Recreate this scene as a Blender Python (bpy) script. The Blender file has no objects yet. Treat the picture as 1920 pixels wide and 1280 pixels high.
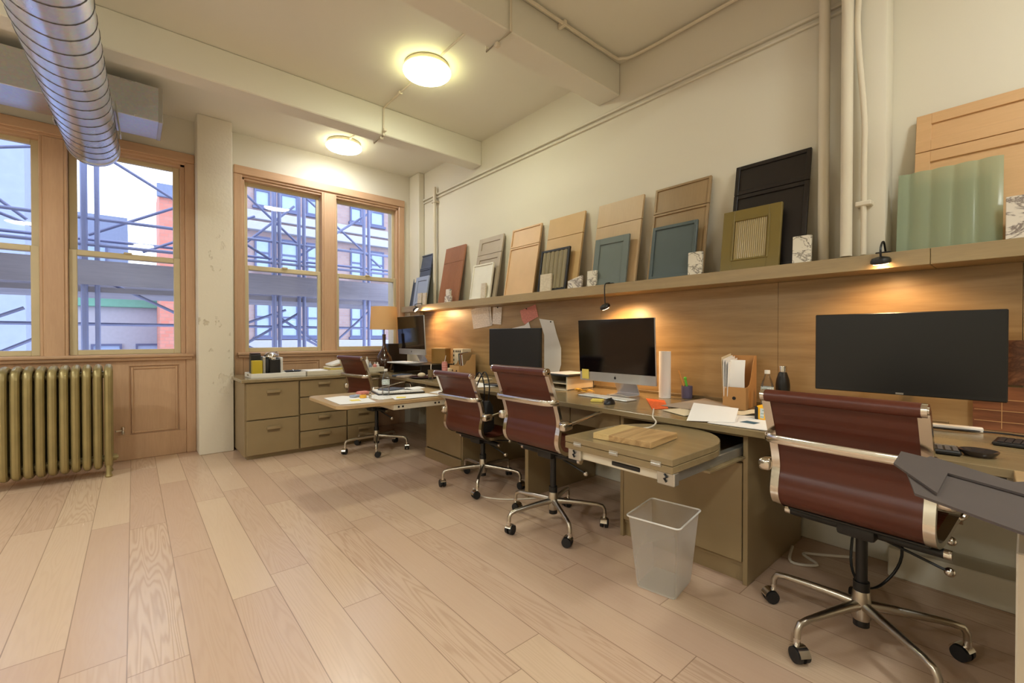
import bpy, bmesh, math, random
from mathutils import Vector, Matrix, Euler
random.seed(7)
R = math.radians
scn = bpy.context.scene
col = scn.collection

# ---------------------------------------------------------------- camera
cd = bpy.data.cameras.new('camera'); cam = bpy.data.objects.new('camera', cd); col.objects.link(cam)
cd.sensor_width = 36.0; cd.lens = 36.0*830/1920; cd.clip_start = .02; cd.clip_end = 300
cam.location = (0, 0, 1.18)
cam.rotation_euler = (R(90-.552), 0, -R(40.54))
scn.camera = cam
# ---------------------------------------------------------------- colour management
scn.view_settings.view_transform = 'Standard'; scn.view_settings.look = 'None'
scn.view_settings.exposure = 0.95; scn.view_settings.gamma = 1.0
scn.view_settings.use_curve_mapping = False
# ---------------------------------------------------------------- world: flat overcast sky
SKY = 1.8
w = bpy.data.worlds.new('overcast_sky'); scn.world = w; w.use_nodes = True
bg = w.node_tree.nodes['Background']; bg.inputs[0].default_value = (.86, .92, 1.0, 1); bg.inputs[1].default_value = SKY
LAMP_E = 29.0          # emission of the round ceiling lamps
SPOT_E = 5.5           # watts of each shelf lamp

def C(r, g, b):
    f = lambda c: (c/255/12.92) if c <= 10 else ((c/255+.055)/1.055)**2.4
    return (f(r), f(g), f(b), 1)

# ================================================================= materials
class G:
    """small node-graph writer"""
    def __init__(s, name):
        s.m = bpy.data.materials.new(name); s.m.use_nodes = True; s.t = s.m.node_tree
        s.b = s.t.nodes['Principled BSDF']; s.out = s.t.nodes['Material Output']
    def n(s, typ, **kw):
        x = s.t.nodes.new(typ)
        for k, v in kw.items(): setattr(x, k, v)
        return x
    def l(s, a, b): s.t.links.new(a, b)
    def put(s, sock, v):
        if hasattr(v, 'is_linked') or isinstance(v, bpy.types.NodeSocket): s.l(v, sock)
        else: sock.default_value = v
    def math(s, op, a, b=0.0, c=0.0):
        x = s.n('ShaderNodeMath', operation=op)
        for i, v in enumerate((a, b, c)): s.put(x.inputs[i], v)
        return x.outputs[0]
    def pos(s):  return s.n('ShaderNodeNewGeometry').outputs['Position']
    def obj(s):  return s.n('ShaderNodeTexCoord').outputs['Object']
    def sep(s, v):
        x = s.n('ShaderNodeSeparateXYZ'); s.l(v, x.inputs[0]); return x.outputs
    def comb(s, a, b, c):
        x = s.n('ShaderNodeCombineXYZ')
        for i, v in enumerate((a, b, c)): s.put(x.inputs[i], v)
        return x.outputs[0]
    def mapv(s, v, sc=(1, 1, 1), loc=(0, 0, 0), rot=(0, 0, 0)):
        x = s.n('ShaderNodeMapping'); s.l(v, x.inputs[0])
        x.inputs['Scale'].default_value = sc; x.inputs['Location'].default_value = loc; x.inputs['Rotation'].default_value = rot
        return x.outputs[0]
    def noise(s, v, scale, detail=3, rough=.5, dist=0):
        x = s.n('ShaderNodeTexNoise'); s.l(v, x.inputs['Vector'])
        x.inputs['Scale'].default_value = scale; x.inputs['Detail'].default_value = detail
        x.inputs['Roughness'].default_value = rough; x.inputs['Distortion'].default_value = dist
        return x.outputs['Fac']
    def white(s, v):
        x = s.n('ShaderNodeTexWhiteNoise'); s.l(v, x.inputs['Vector']); return x.outputs['Value']
    def ramp(s, f, stops):
        x = s.n('ShaderNodeValToRGB'); s.put(x.inputs[0], f); e = x.color_ramp.elements
        e[0].position, e[0].color = stops[0]; e[1].position, e[1].color = stops[-1]
        for p, c in stops[1:-1]: q = e.new(p); q.color = c
        return x.outputs[0]
    def mix(s, f, a, b, blend='MIX'):
        x = s.n('ShaderNodeMix', data_type='RGBA', blend_type=blend)
        s.put(x.inputs[0], f); s.put(x.inputs[6], a); s.put(x.inputs[7], b); return x.outputs[2]
    def bump(s, h, strength=.3, dist=.002):
        x = s.n('ShaderNodeBump'); s.put(x.inputs['Height'], h)
        x.inputs['Strength'].default_value = strength; x.inputs['Distance'].default_value = dist
        s.l(x.outputs[0], s.b.inputs['Normal'])
    def set(s, **kw):
        for k, v in kw.items(): s.put(s.b.inputs[k.replace('_', ' ')], v)
        return s

def plain(name, c, rough=.5, metal=0, bump=0, bscale=200, coat=0, spec=.5, vary=.0, **kw):
    g = G(name); g.set(Roughness=rough, Metallic=metal, Specular_IOR_Level=spec)
    g.b.inputs['Coat Weight'].default_value = coat
    n = g.noise(g.obj(), 6, 3)
    k = vary or .04
    g.put(g.b.inputs['Base Color'], g.mix(g.ramp(n, [(.3, (0, 0, 0, 1)), (.7, (1, 1, 1, 1))]), tuple(x*(1-k) for x in c[:3])+(1,), tuple(min(1, x*(1+k)) for x in c[:3])+(1,)))
    if bump: g.bump(g.noise(g.obj(), bscale, 2), bump, .001)
    return g.m

def wood(name, c1, c2, axis='Z', freq=26, scale=1.0, rough=.45, amt=1.0, bump=.1, coat=0):
    """flat-sawn grain: contour lines of a stretched noise, running along axis"""
    g = G(name); st = {'X': (.35, 4, 4), 'Y': (4, .35, 4), 'Z': (4, 4, .35)}[axis]
    v = g.mapv(g.obj(), tuple(a*scale for a in st))
    n = g.noise(v, 1.0, 2, .4)
    r = g.math('SINE', g.math('MULTIPLY', n, freq*3))
    r = g.math('MULTIPLY_ADD', r, .5, .5)
    fine = g.noise(g.mapv(g.obj(), tuple(a*14*scale for a in st)), 1.5, 4, .6)
    f = g.math('MULTIPLY_ADD', r, .45*amt, g.math('MULTIPLY', fine, .75))
    cc = g.ramp(f, [(.15, c1), (.85, c2)])
    g.set(Base_Color=cc, Roughness=rough); g.b.inputs['Coat Weight'].default_value = coat
    g.bump(fine, bump, .001)
    return g.m

def floor_mat():
    g = G('oak_floor'); p = g.sep(g.pos()); W = .178; L = 1.55
    xr = g.math('DIVIDE', g.math('ADD', p[0], .025), W)
    row = g.math('FLOOR', xr); fx = g.math('FRACT', xr)
    off = g.white(g.comb(row, 3.7, 0.0))
    yl = g.math('ADD', g.math('DIVIDE', p[1], L), g.math('MULTIPLY', off, 5.0))
    bi = g.math('FLOOR', yl); fy = g.math('FRACT', yl)
    rnd = g.white(g.comb(row, bi, 1.3)); rnd2 = g.white(g.comb(row, bi, 8.1))
    v = g.comb(g.math('MULTIPLY', p[0], 12.0), g.math('ADD', g.math('MULTIPLY', p[1], .75), g.math('MULTIPLY', rnd, 37.0)), g.math('MULTIPLY', rnd2, 50.0))
    n = g.noise(v, 1.0, 2.5, .40, .25)
    rings = g.math('MULTIPLY_ADD', g.math('SINE', g.math('MULTIPLY', n, 105.0)), .5, .5)
    rings = g.math('POWER', rings, 2.0)
    v2 = g.comb(g.math('MULTIPLY', p[0], 90.0), g.math('MULTIPLY', p[1], 3.0), g.math('MULTIPLY', rnd, 30.0))
    fine = g.noise(v2, 1.0, 4, .6)
    base = g.ramp(rnd, [(0, C(206, 176, 152)), (.35, C(212, 183, 158)), (.7, C(217, 189, 163)), (1, C(222, 196, 167))])
    amt = g.math('MULTIPLY_ADD', g.math('POWER', rnd2, 3.0), .30, .035)
    c = g.mix(g.math('MULTIPLY', rings, amt), base, C(150, 112, 82))
    c = g.mix(g.math('MULTIPLY', fine, .20), c, C(190, 150, 116))
    blotch = g.noise(g.pos(), 1.7, 3)
    c = g.mix(g.math('MULTIPLY', blotch, .16), c, C(188, 150, 122))
    ex = g.math('MINIMUM', fx, g.math('SUBTRACT', 1.0, fx)); ey = g.math('MINIMUM', fy, g.math('SUBTRACT', 1.0, fy))
    gap = g.math('MAXIMUM', g.math('LESS_THAN', ex, .010), g.math('LESS_THAN', ey, .0012))
    c = g.mix(g.math('MULTIPLY', gap, .5), c, C(96, 66, 44))
    g.set(Base_Color=c, Roughness=g.math('MULTIPLY_ADD', fine, .10, .20), Specular_IOR_Level=.55)
    h = g.math('SUBTRACT', g.math('MULTIPLY', g.math('MULTIPLY', rings, amt), -1.2), g.math('MULTIPLY', gap, 2.0))
    g.bump(h, .3, .0012)
    return g.m

def plaster_mat(name, c, peel=False):
    g = G(name); n = g.noise(g.obj(), 1.3, 4); n2 = g.noise(g.obj(), 40, 3)
    cc = g.mix(g.math('MULTIPLY', n, .25), c, tuple(x*.88 for x in c[:3])+(1,))
    h = n2
    if peel:
        e = g.noise(g.mapv(g.obj(), (1, 1, .6)), 7, 6, .62)
        m = g.ramp(e, [(.60, (0, 0, 0, 1)), (.62, (1, 1, 1, 1))])
        z = g.sep(g.pos())[2]
        reg = g.ramp(g.math('ABSOLUTE', g.math('SUBTRACT', z, 1.45)), [(.2, (1, 1, 1, 1)), (.95, (0, 0, 0, 1))])
        m = g.mix(1.0, m, reg, 'MULTIPLY')
        cc = g.mix(m, cc, C(212, 200, 176)); h = g.math('SUBTRACT', n2, g.math('MULTIPLY', m, 8.0))
        g.bump(h, .5, .004)
    else: g.bump(n2, .06, .002)
    g.set(Base_Color=cc, Roughness=.75, Specular_IOR_Level=.3); return g.m

def glass_mat(name, tint=(.94, .96, 1, 1), gl=.5):
    g = G(name); t = g.t; tr = g.n('ShaderNodeBsdfTransparent'); tr.inputs[0].default_value = tint
    gs = g.n('ShaderNodeBsdfGlossy'); gs.inputs['Roughness'].default_value = .02
    fr = g.n('ShaderNodeFresnel'); fr.inputs[0].default_value = 1.45
    mx = g.n('ShaderNodeMixShader'); g.l(g.math('MULTIPLY', fr.outputs[0], gl), mx.inputs[0])
    g.l(tr.outputs[0], mx.inputs[1]); g.l(gs.outputs[0], mx.inputs[2]); g.l(mx.outputs[0], g.out.inputs[0]); return g.m

def frosted_mat(name, c, a=.45, rough=.35):
    """translucent plastic: part lets light through, part scatters it"""
    g = G(name); tr = g.n('ShaderNodeBsdfTransparent'); tr.inputs[0].default_value = (.95, .94, .92, 1)
    g.set(Base_Color=c, Roughness=rough)
    tl = g.n('ShaderNodeBsdfTranslucent'); tl.inputs[0].default_value = c
    m1 = g.n('ShaderNodeMixShader'); m1.inputs[0].default_value = .45
    g.l(g.b.outputs[0], m1.inputs[1]); g.l(tl.outputs[0], m1.inputs[2])
    lw = g.n('ShaderNodeLayerWeight'); lw.inputs[0].default_value = .35
    f = g.math('MULTIPLY_ADD', lw.outputs['Facing'], .4, a)
    m2 = g.n('ShaderNodeMixShader'); g.l(f, m2.inputs[0]); g.l(tr.outputs[0], m2.inputs[1]); g.l(m1.outputs[0], m2.inputs[2])
    g.l(m2.outputs[0], g.out.inputs[0]); return g.m

def marble_mat(name, base, vein, scale=14, thr=.06):
    g = G(name); n = g.noise(g.mapv(g.obj(), (1, 1, 1.4), rot=(.6, .3, .5)), scale, 5, .6, 1.2)
    d = g.math('ABSOLUTE', g.math('SUBTRACT', n, .5))
    c = g.ramp(d, [(0, vein), (thr, base)])
    g.set(Base_Color=c, Roughness=.25); return g.m

def emit_mat(name, c, e):
    g = G(name); g.set(Base_Color=c, Emission_Color=c, Emission_Strength=e); return g.m

def paper_mat(name, c, lines=None, axis=2, freq=90):
    g = G(name)
    if lines:
        o = g.sep(g.obj()); z = g.math('FRACT', g.math('MULTIPLY', o[axis], freq)); k = g.math('LESS_THAN', z, .3)
        nn = g.math('GREATER_THAN', g.noise(g.mapv(g.obj(), (60, 60, 60)), 1.0, 1), .46)
        c = g.mix(g.math('MULTIPLY', g.math('MULTIPLY', k, nn), .55), c, lines)
    g.set(Base_Color=c, Roughness=.8, Specular_IOR_Level=.2); return g.m

def brick_mat(name, c1, c2, mortar, axis='X', scale=4):
    g = G(name); b = g.n('ShaderNodeTexBrick'); g.l(g.mapv(g.obj(), rot=(R(90), 0, 0)), b.inputs[0])
    b.inputs['Color1'].default_value = c1; b.inputs['Color2'].default_value = c2; b.inputs['Mortar'].default_value = mortar
    b.inputs['Scale'].default_value = scale; g.set(Base_Color=b.outputs[0], Roughness=.85); return g.m

M = dict(
    floor=floor_mat(),
    ceiling=plaster_mat('ceiling_paint', C(231, 227, 212)),
    wall=plaster_mat('wall_paint', C(222, 215, 196)),
    peel=plaster_mat('peeling_paint', C(228, 219, 200), True),
    oak=wood('window_oak', C(190, 152, 118), C(208, 170, 134), 'Z', 9, 1.0, .4, .6),
    oakx=wood('window_oak_head', C(190, 152, 118), C(208, 170, 134), 'X', 9, 1.0, .4, .6),
    sash=plain('sash_paint', C(204, 188, 150), .4),
    lacq=plain('taupe_lacquer', C(146, 125, 90), .38),
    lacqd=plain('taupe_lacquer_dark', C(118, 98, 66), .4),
    top=wood('taupe_worktop', C(134, 116, 84), C(152, 133, 98), 'Y', 10, 1.5, .2, .4),
    lighttop=wood('pale_worktop', C(178, 148, 108), C(196, 166, 122), 'Y', 10, 1.5, .3, .5),
    board=wood('oak_backboard', C(142, 113, 73), C(168, 139, 96), 'Y', 22, .9, .4, .85),
    shelf=wood('shelf_oak', C(150, 128, 92), C(172, 148, 106), 'Y', 12, 1.5, .4, .5),
    leather=plain('cognac_leather', C(84, 36, 21), .36, bump=.12, bscale=500, vary=.08),
    chrome=plain('polished_aluminium', C(216, 210, 200), .16, 1),
    chromed=plain('satin_aluminium', C(190, 182, 168), .28, 1),
    black=plain('black_plastic', C(20, 19, 19), .4),
    rubber=plain('black_rubber', C(24, 22, 22), .6),
    screen=plain('dark_screen', C(7, 7, 9), .09, spec=.6),
    matte=plain('matte_screen', C(11, 11, 12), .38),
    alu=plain('computer_aluminium', C(206, 206, 208), .3, .55),
    white=plain('white_plastic', C(232, 228, 220), .4),
    whitelac=plain('white_lacquer', C(214, 204, 182), .4),
    galv=None,
    brass=plain('radiator_bronze_paint', C(158, 142, 96), .36, .45, bump=.1, bscale=90, vary=.12),
    steel=plain('light_steel', C(190, 188, 180), .3, .8),
    pipe=plaster_mat('painted_pipe', C(222, 212, 190)),
    kraft=plain('kraft_board', C(190, 140, 84), .75),
    kraftl=plain('pale_kraft', C(208, 166, 112), .75),
    paper=paper_mat('white_paper', C(240, 237, 234)),
    print=paper_mat('printed_paper', C(240, 232, 226), C(120, 110, 110)),
    printh=paper_mat('printed_sheet', C(240, 236, 230), C(130, 126, 130), 0, 70),
    pink=paper_mat('pink_paper', C(226, 150, 138), C(150, 84, 84)),
    cream=paper_mat('cream_paper', C(222, 206, 176)),
    grayp=paper_mat('grey_folder_paper', C(168, 150, 132)),
    orange=paper_mat('orange_paper', C(238, 112, 58), C(180, 60, 30), 0, 40),
    yellow=paper_mat('yellow_note_paper', C(238, 214, 110)),
    amber=plain('amber_paper', C(232, 176, 60), .6),
    shade=None,
    marble=marble_mat('white_marble', C(226, 218, 200), C(104, 92, 76), 7, .03),
    cmarble=marble_mat('cream_stone', C(216, 202, 176), C(202, 186, 158), 14, .06),
    dmarble=marble_mat('grey_veined_marble', C(222, 212, 196), C(126, 112, 104), 6, .05),
    felt=plain('charcoal_felt', C(84, 74, 70), .9, bump=.2, bscale=700),
    lavender=plain('lavender_plastic', C(104, 98, 128), .5),
    green=plain('green_plastic', C(90, 190, 60), .45),
    pencil=plain('pencil_wood', C(206, 150, 80), .5),
    toolyellow=plain('tool_yellow', C(246, 182, 20), .4),
    pet=glass_mat('clear_bottle', (.95, .96, .97, 1), .8),
    glass=glass_mat('window_glass', (.93, .95, 1, 1), .55),
    label=paper_mat('bottle_label', C(206, 214, 214), C(70, 120, 90), 2, 60),
    frost=frosted_mat('frosted_plastic', C(246, 243, 238), .15),
    ceramic=plain('brown_glaze', C(62, 36, 24), .15, coat=.5),
    sblue=plain('slate_blue_paint', C(80, 88, 104), .4),
    slblue=plain('light_blue_paint', C(158, 168, 188), .4),
    sterra=wood('terracotta_wood', C(150, 98, 70), C(172, 116, 84), 'Z', 6, 1.5, .45, .5),
    staupe=plain('taupe_paint', C(176, 160, 138), .5),
    swhite=plain('cream_white_paint', C(232, 226, 208), .35),
    sbeige=plain('beige_paint', C(214, 176, 130), .45),
    stan=plain('tan_laminate', C(200, 164, 112), .45),
    soak=wood('light_oak_sample', C(186, 156, 116), C(200, 170, 128), 'Z', 6, 1.4, .45, .4),
    sbg=plain('blue_grey_paint', C(112, 122, 118), .3),
    sbrown=wood('brown_oak_sample', C(146, 120, 84), C(164, 136, 96), 'Z', 6, 1.4, .45, .4),
    sdb=plain('deep_teal_grey_paint', C(82, 94, 94), .35),
    sblack=plain('black_stain', C(32, 26, 24), .4),
    solive=plain('olive_paint', C(122, 104, 48), .4),
    ribbed=plain('ribbed_glass', C(170, 150, 104), .25),
    smoke=plain('fluted_smoke_glass', C(146, 134, 104), .2),
    sgreen=frosted_mat('green_glass', C(190, 208, 180), .5, .15),
    slgoak=wood('pale_oak_sample', C(202, 160, 112), C(216, 174, 126), 'Y', 6, 1.2, .45, .4),
    goldbox=plain('gold_brown_board', C(150, 110, 48), .5),
    walnut=wood('mid_oak_block', C(158, 122, 78), C(196, 160, 110), 'X', 16, 2.5),
    paleblock=wood('pale_wood_inlay', C(196, 164, 106), C(220, 190, 132), 'X', 10, 2.5),
    redwood=wood('printed_cabinet', C(96, 56, 34), C(140, 88, 56), 'Y', 12, 3),
    cord=plain('white_cord', C(222, 212, 196), .5),
    scaf=plain('blue_grey_steel', C(122, 130, 168), .5, .2),
    plank=wood('weathered_plank', C(116, 114, 128), C(142, 140, 154), 'X', 8, .5, .8),
    fbrick=brick_mat('pink_brick', C(160, 136, 136), C(170, 148, 146), C(156, 148, 154), scale=1.6),
    fstone=plain('pale_stone', C(176, 178, 190), .8),
    redbrick=brick_mat('red_brick', C(210, 130, 114), C(214, 144, 130), C(190, 140, 128), scale=1.4),
    fdark=plain('dark_bay_cladding', C(96, 104, 140), .7),
    fpane=plain('facade_glass', C(160, 182, 216), .12),
    fgreen=plain('green_copper', C(116, 176, 156), .7),
    fgrey=plain('blue_grey_render', C(126, 138, 168), .8),
    fwhite=plain('pale_blue_render', C(140, 152, 186), .8),
    street=plain('asphalt', C(120, 124, 136), .9),
)
def galv():
    g = G('galvanised_steel'); n = g.noise(g.obj(), 4, 4)
    v = g.n('ShaderNodeTexVoronoi'); g.l(g.obj(), v.inputs[0]); v.inputs['Scale'].default_value = 60
    c = g.mix(.12, C(214, 216, 222), v.outputs['Color'], 'OVERLAY')
    g.set(Base_Color=c, Metallic=.95, Roughness=g.math('MULTIPLY_ADD', n, .2, .2)); return g.m
M['galv'] = galv()
def shade_mat():
    g = G('amber_shade'); g.set(Base_Color=C(244, 216, 164), Roughness=.7)
    tl = g.n('ShaderNodeBsdfTranslucent'); tl.inputs[0].default_value = C(255, 226, 176)
    m1 = g.n('ShaderNodeMixShader'); m1.inputs[0].default_value = .55
    g.l(g.b.outputs[0], m1.inputs[1]); g.l(tl.outputs[0], m1.inputs[2]); g.l(m1.outputs[0], g.out.inputs[0]); return g.m
M['shade'] = shade_mat()

# ================================================================= mesh helpers
class MB:
    def __init__(s): s.bm = bmesh.new()
    def box(s, a, b, bev=0, seg=1, rot=None, piv=None):
        x0, y0, z0 = [min(p, q) for p, q in zip(a, b)]; x1, y1, z1 = [max(p, q) for p, q in zip(a, b)]
        t = bmesh.new(); r = bmesh.ops.create_cube(t, size=1)
        for v in t.verts:
            v.co = Vector(((x0+x1)/2+v.co.x*(x1-x0), (y0+y1)/2+v.co.y*(y1-y0), (z0+z1)/2+v.co.z*(z1-z0)))
        if bev: bmesh.ops.bevel(t, geom=t.edges[:], offset=bev, segments=seg, affect='EDGES', profile=.5)
        if rot is not None:
            pv = Vector(piv) if piv else Vector(((x0+x1)/2, (y0+y1)/2, (z0+z1)/2))
            mt = Matrix.Translation(pv) @ Euler(rot).to_matrix().to_4x4() @ Matrix.Translation(-pv)
            bmesh.ops.transform(t, matrix=mt, verts=t.verts)
        s.add(t); return s
    def add(s, t):
        me = bpy.data.meshes.new('tmp'); t.to_mesh(me); t.free(); s.bm.from_mesh(me); bpy.data.meshes.remove(me)
    def tube(s, pts, r, n=10, closed=False, caps=True, flat=None):
        """r number or list; flat=(axis vector, factor) squeezes section"""
        P = [Vector(p) for p in pts]; N = len(P)
        rr = r if isinstance(r, (list, tuple)) else [r]*N
        rings = []; up = None
        for i, p in enumerate(P):
            a = P[(i-1) % N] if (closed or i > 0) else P[i]; b = P[(i+1) % N] if (closed or i < N-1) else P[i]
            d = (b-a).normalized()
            if up is None:
                up = Vector((0, 0, 1)) if abs(d.z) < .9 else Vector((1, 0, 0))
            sd = d.cross(up).normalized(); up2 = sd.cross(d).normalized(); up = up2
            rings.append([s.bm.verts.new(p+(sd*math.cos(2*math.pi*k/n)+up2*math.sin(2*math.pi*k/n))*rr[i]) for k in range(n)])
        for i in range(N if closed else N-1):
            A, B = rings[i], rings[(i+1) % N]
            for k in range(n): s.bm.faces.new((A[k], A[(k+1) % n], B[(k+1) % n], B[k]))
        if caps and not closed:
            s.bm.faces.new(rings[0][::-1]); s.bm.faces.new(rings[-1])
        return s
    def cyl(s, a, b, r0, r1=None, n=24): return s.tube([a, b], [r0, r0 if r1 is None else r1], n)
    def lathe(s, prof, c=(0, 0, 0), n=32, closed=False):
        rings = []
        for (r, z) in prof:
            if r < 1e-6: rings.append([s.bm.verts.new((c[0], c[1], c[2]+z))])
            else: rings.append([s.bm.verts.new((c[0]+r*math.cos(2*math.pi*k/n), c[1]+r*math.sin(2*math.pi*k/n), c[2]+z)) for k in range(n)])
        for A, B in zip(rings, rings[1:]):
            for k in range(n):
                j = (k+1) % n
                if len(A) == 1 and len(B) == 1: continue
                if len(A) == 1: s.bm.faces.new((A[0], B[j], B[k]))
                elif len(B) == 1: s.bm.faces.new((A[k], A[j], B[0]))
                else: s.bm.faces.new((A[k], A[j], B[j], B[k]))
        return s
    def prism(s, poly, z0, z1, bev=0):
        t = bmesh.new(); lo = [t.verts.new((x, y, z0)) for x, y in poly]; hi = [t.verts.new((x, y, z1)) for x, y in poly]
        t.faces.new(lo[::-1]); t.faces.new(hi); n = len(poly)
        for k in range(n): t.faces.new((lo[k], lo[(k+1) % n], hi[(k+1) % n], hi[k]))
        bmesh.ops.recalc_face_normals(t, faces=t.faces)
        if bev:
            e = [e for e in t.edges if abs(e.verts[0].co.z-e.verts[1].co.z) < 1e-6]
            bmesh.ops.bevel(t, geom=e, offset=bev, segments=1, affect='EDGES')
        s.add(t); return s
    def ribbon(s, path, y0, y1, th, rib=0, ribp=.045, bev=0):
        """path of (x,z); a slab of thickness th between y0 and y1, ribs across"""
        P = [Vector((x, 0, z)) for x, z in path]; N = len(P); S = [0]
        for a, b in zip(P, P[1:]): S.append(S[-1]+(b-a).length)
        ny = 1 if not rib else 8
        ys = [y0+(y1-y0)*k/ny for k in range(ny+1)]
        top, bot = [], []
        for i, p in enumerate(P):
            d = (P[min(i+1, N-1)]-P[max(i-1, 0)]).normalized(); nrm = Vector((-d.z, 0, d.x))
            e = rib*(abs(math.sin(math.pi*S[i]/ribp))-.5) if rib else 0
            top.append([s.bm.verts.new(p+nrm*(th/2+e)+Vector((0, y, 0))) for y in ys])
            bot.append([s.bm.verts.new(p-nrm*(th/2+e)+Vector((0, y, 0))) for y in ys])
        f = s.bm.faces.new
        for i in range(N-1):
            for k in range(ny):
                f((top[i][k], top[i][k+1], top[i+1][k+1], top[i+1][k])); f((bot[i][k], bot[i+1][k], bot[i+1][k+1], bot[i][k+1]))
            f((top[i][0], top[i+1][0], bot[i+1][0], bot[i][0])); f((top[i][-1], bot[i][-1], bot[i+1][-1], top[i+1][-1]))
        for k in range(ny):
            f((top[0][k], bot[0][k], bot[0][k+1], top[0][k+1])); f((top[-1][k], top[-1][k+1], bot[-1][k+1], bot[-1][k]))
        return s
    def sphere(s, c, r, sc=(1, 1, 1), n=16):
        t = bmesh.new(); bmesh.ops.create_uvsphere(t, u_segments=n, v_segments=n//2+2, radius=r)
        for v in t.verts: v.co = Vector((v.co.x*sc[0]+c[0], v.co.y*sc[1]+c[1], v.co.z*sc[2]+c[2]))
        s.add(t); return s
    def frame(s, u0, u1, v0, v1, wd, d0, d1, plane='YZ', bev=0):
        """rectangular frame, outer u0..u1, v0..v1, member width wd (number or l,r,b,t)"""
        l, r, b, t = (wd,)*4 if not isinstance(wd, (list, tuple)) else wd
        for (a0, a1, b0, b1) in ((u0, u0+l, v0, v1), (u1-r, u1, v0, v1), (u0+l, u1-r, v0, v0+b), (u0+l, u1-r, v1-t, v1)):
            if a1-a0 < 1e-5 or b1-b0 < 1e-5: continue
            if plane == 'YZ': s.box((d0, a0, b0), (d1, a1, b1), bev)
            else: s.box((a0, d0, b0), (a1, d1, b1), bev)
        return s
    def build(s, name, mat, parent=None, smooth=True, loc=None, rot=None, ang=35):
        bm = s.bm; bmesh.ops.recalc_face_normals(bm, faces=bm.faces)
        if smooth:
            for f in bm.faces: f.smooth = True
            for e in bm.edges:
                if len(e.link_faces) == 2 and e.calc_face_angle(0) > R(ang): e.smooth = False
        me = bpy.data.meshes.new(name); bm.to_mesh(me); bm.free(); me.materials.append(mat)
        o = bpy.data.objects.new(name, me); col.objects.link(o)
        if parent is not None: o.parent = parent
        if loc: o.location = loc
        if rot: o.rotation_euler = rot
        return o

def crs(P, k=5, closed=False):
    P = [Vector(p) if len(p) == 3 else Vector((p[0], 0, p[1])) for p in P]; out = []; n = len(P)
    for i in range(n if closed else n-1):
        p0 = P[(i-1) % n] if (closed or i > 0) else P[0]; p1 = P[i]; p2 = P[(i+1) % n]; p3 = P[(i+2) % n] if (closed or i+2 < n) else P[-1]
        for j in range(k):
            t = j/k
            out.append(.5*((2*p1)+(-p0+p2)*t+(2*p0-5*p1+4*p2-p3)*t*t+(-p0+3*p1-3*p2+p3)*t*t*t))
    if not closed: out.append(P[-1])
    return out

def tag(o, label=None, cat=None, group=None, kind=None):
    if label: o['label'] = label
    if cat: o['category'] = cat
    if group: o['group'] = group
    if kind: o['kind'] = kind
    return o
def thing(name, label, cat, loc=(0, 0, 0), rz=0, group=None):
    o = bpy.data.objects.new(name, None); col.objects.link(o); o.empty_display_size = .1
    o.location = loc; o.rotation_euler = (0, 0, rz); return tag(o, label, cat, group)
def struct(name, mb, mat, parent=None, **k):
    o = mb.build(name, mat, parent, **k)
    if parent is None: o['kind'] = 'structure'
    return o
def sroot(name):
    o = bpy.data.objects.new(name, None); col.objects.link(o); o['kind'] = 'structure'; return o
def single(name, mb, mat, label, cat, loc=None, rot=None, group=None, **k):
    return tag(mb.build(name, mat, None, loc=loc, rot=rot, **k), label, cat, group)

# ================================================================= the room
SZ0 = 1.592; XW = 3.02; YW = 5.62; ZC = 3.40; XL = -4.6; YB = -3.0
struct('floor', MB().box((XL, YB, -.05), (XW+.1, 6.0, 0)), M['floor'])
struct('ceiling', MB().box((XL, YB, ZC), (XW+.1, 6.0, ZC+.1)), M['ceiling'])
struct('wall_right', MB().box((XW, YB, 0), (XW+.15, 6.0, ZC)), M['wall'])
struct('wall_left', MB().box((XL-.15, YB, 0), (XL, 6.0, ZC)), M['wall'])
struct('wall_back', MB().box((XL, YB-.15, 0), (XW+.15, YB, ZC)), M['wall'])
WINS = [(-3.98, -1.86), (-1.55, .49), (.835, 2.845)]       # outer casing edges; the first window is out of view, added for daylight
wm = MB(); xs = [XL]+[v for p in WINS for v in p]+[XW]
for i in range(0, len(xs), 2): wm.box((xs[i], YW, 0), (xs[i+1], YW+.34, ZC))
for a, b in WINS: wm.box((a, YW+.09, 0), (b, YW+.34, .90)).box((a, YW, 3.05), (b, YW+.34, ZC))
struct('wall_window', wm, M['wall'])
def beam(name, y0, y1, z): struct(name, MB().box((XL, y0, z), (XW, y1, ZC), .008), M['ceiling'])
beam('trim_1', 4.06, 4.25, 3.13); beam('trim_2', 2.18, 2.40, 3.14); beam('trim_3', .30, .52, 3.14)
struct('trim_4', MB().box((.49, 5.37, 0), (.79, YW+.01, ZC), .012, 2), M['peel'])                 # pilaster between the windows
struct('trim_5', MB().box((2.87, .47, SZ0), (XW, .66, ZC), .02, 2), M['wall'])                      # column on the right wall
m = MB().box((2.995, YB, 3.025), (XW, 5.6, 3.045), .004).box((3.0, YB, 2.985), (XW, 5.6, 3.0), .003)
struct('trim_6', m, M['wall'])                                                                     # picture rail
struct('trim_7', MB().box((2.93, 5.36, 0), (XW, YW, ZC), .01), M['wall'])                          # corner pier
struct('baseboard_right', MB().box((XW-.018, YB, 0), (XW, 5.6, .13), .004), M['wall'])
struct('trim_8', MB().box((2.84, -1.2, 0), (XW, .45, .14), .004), M['wall'])

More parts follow.
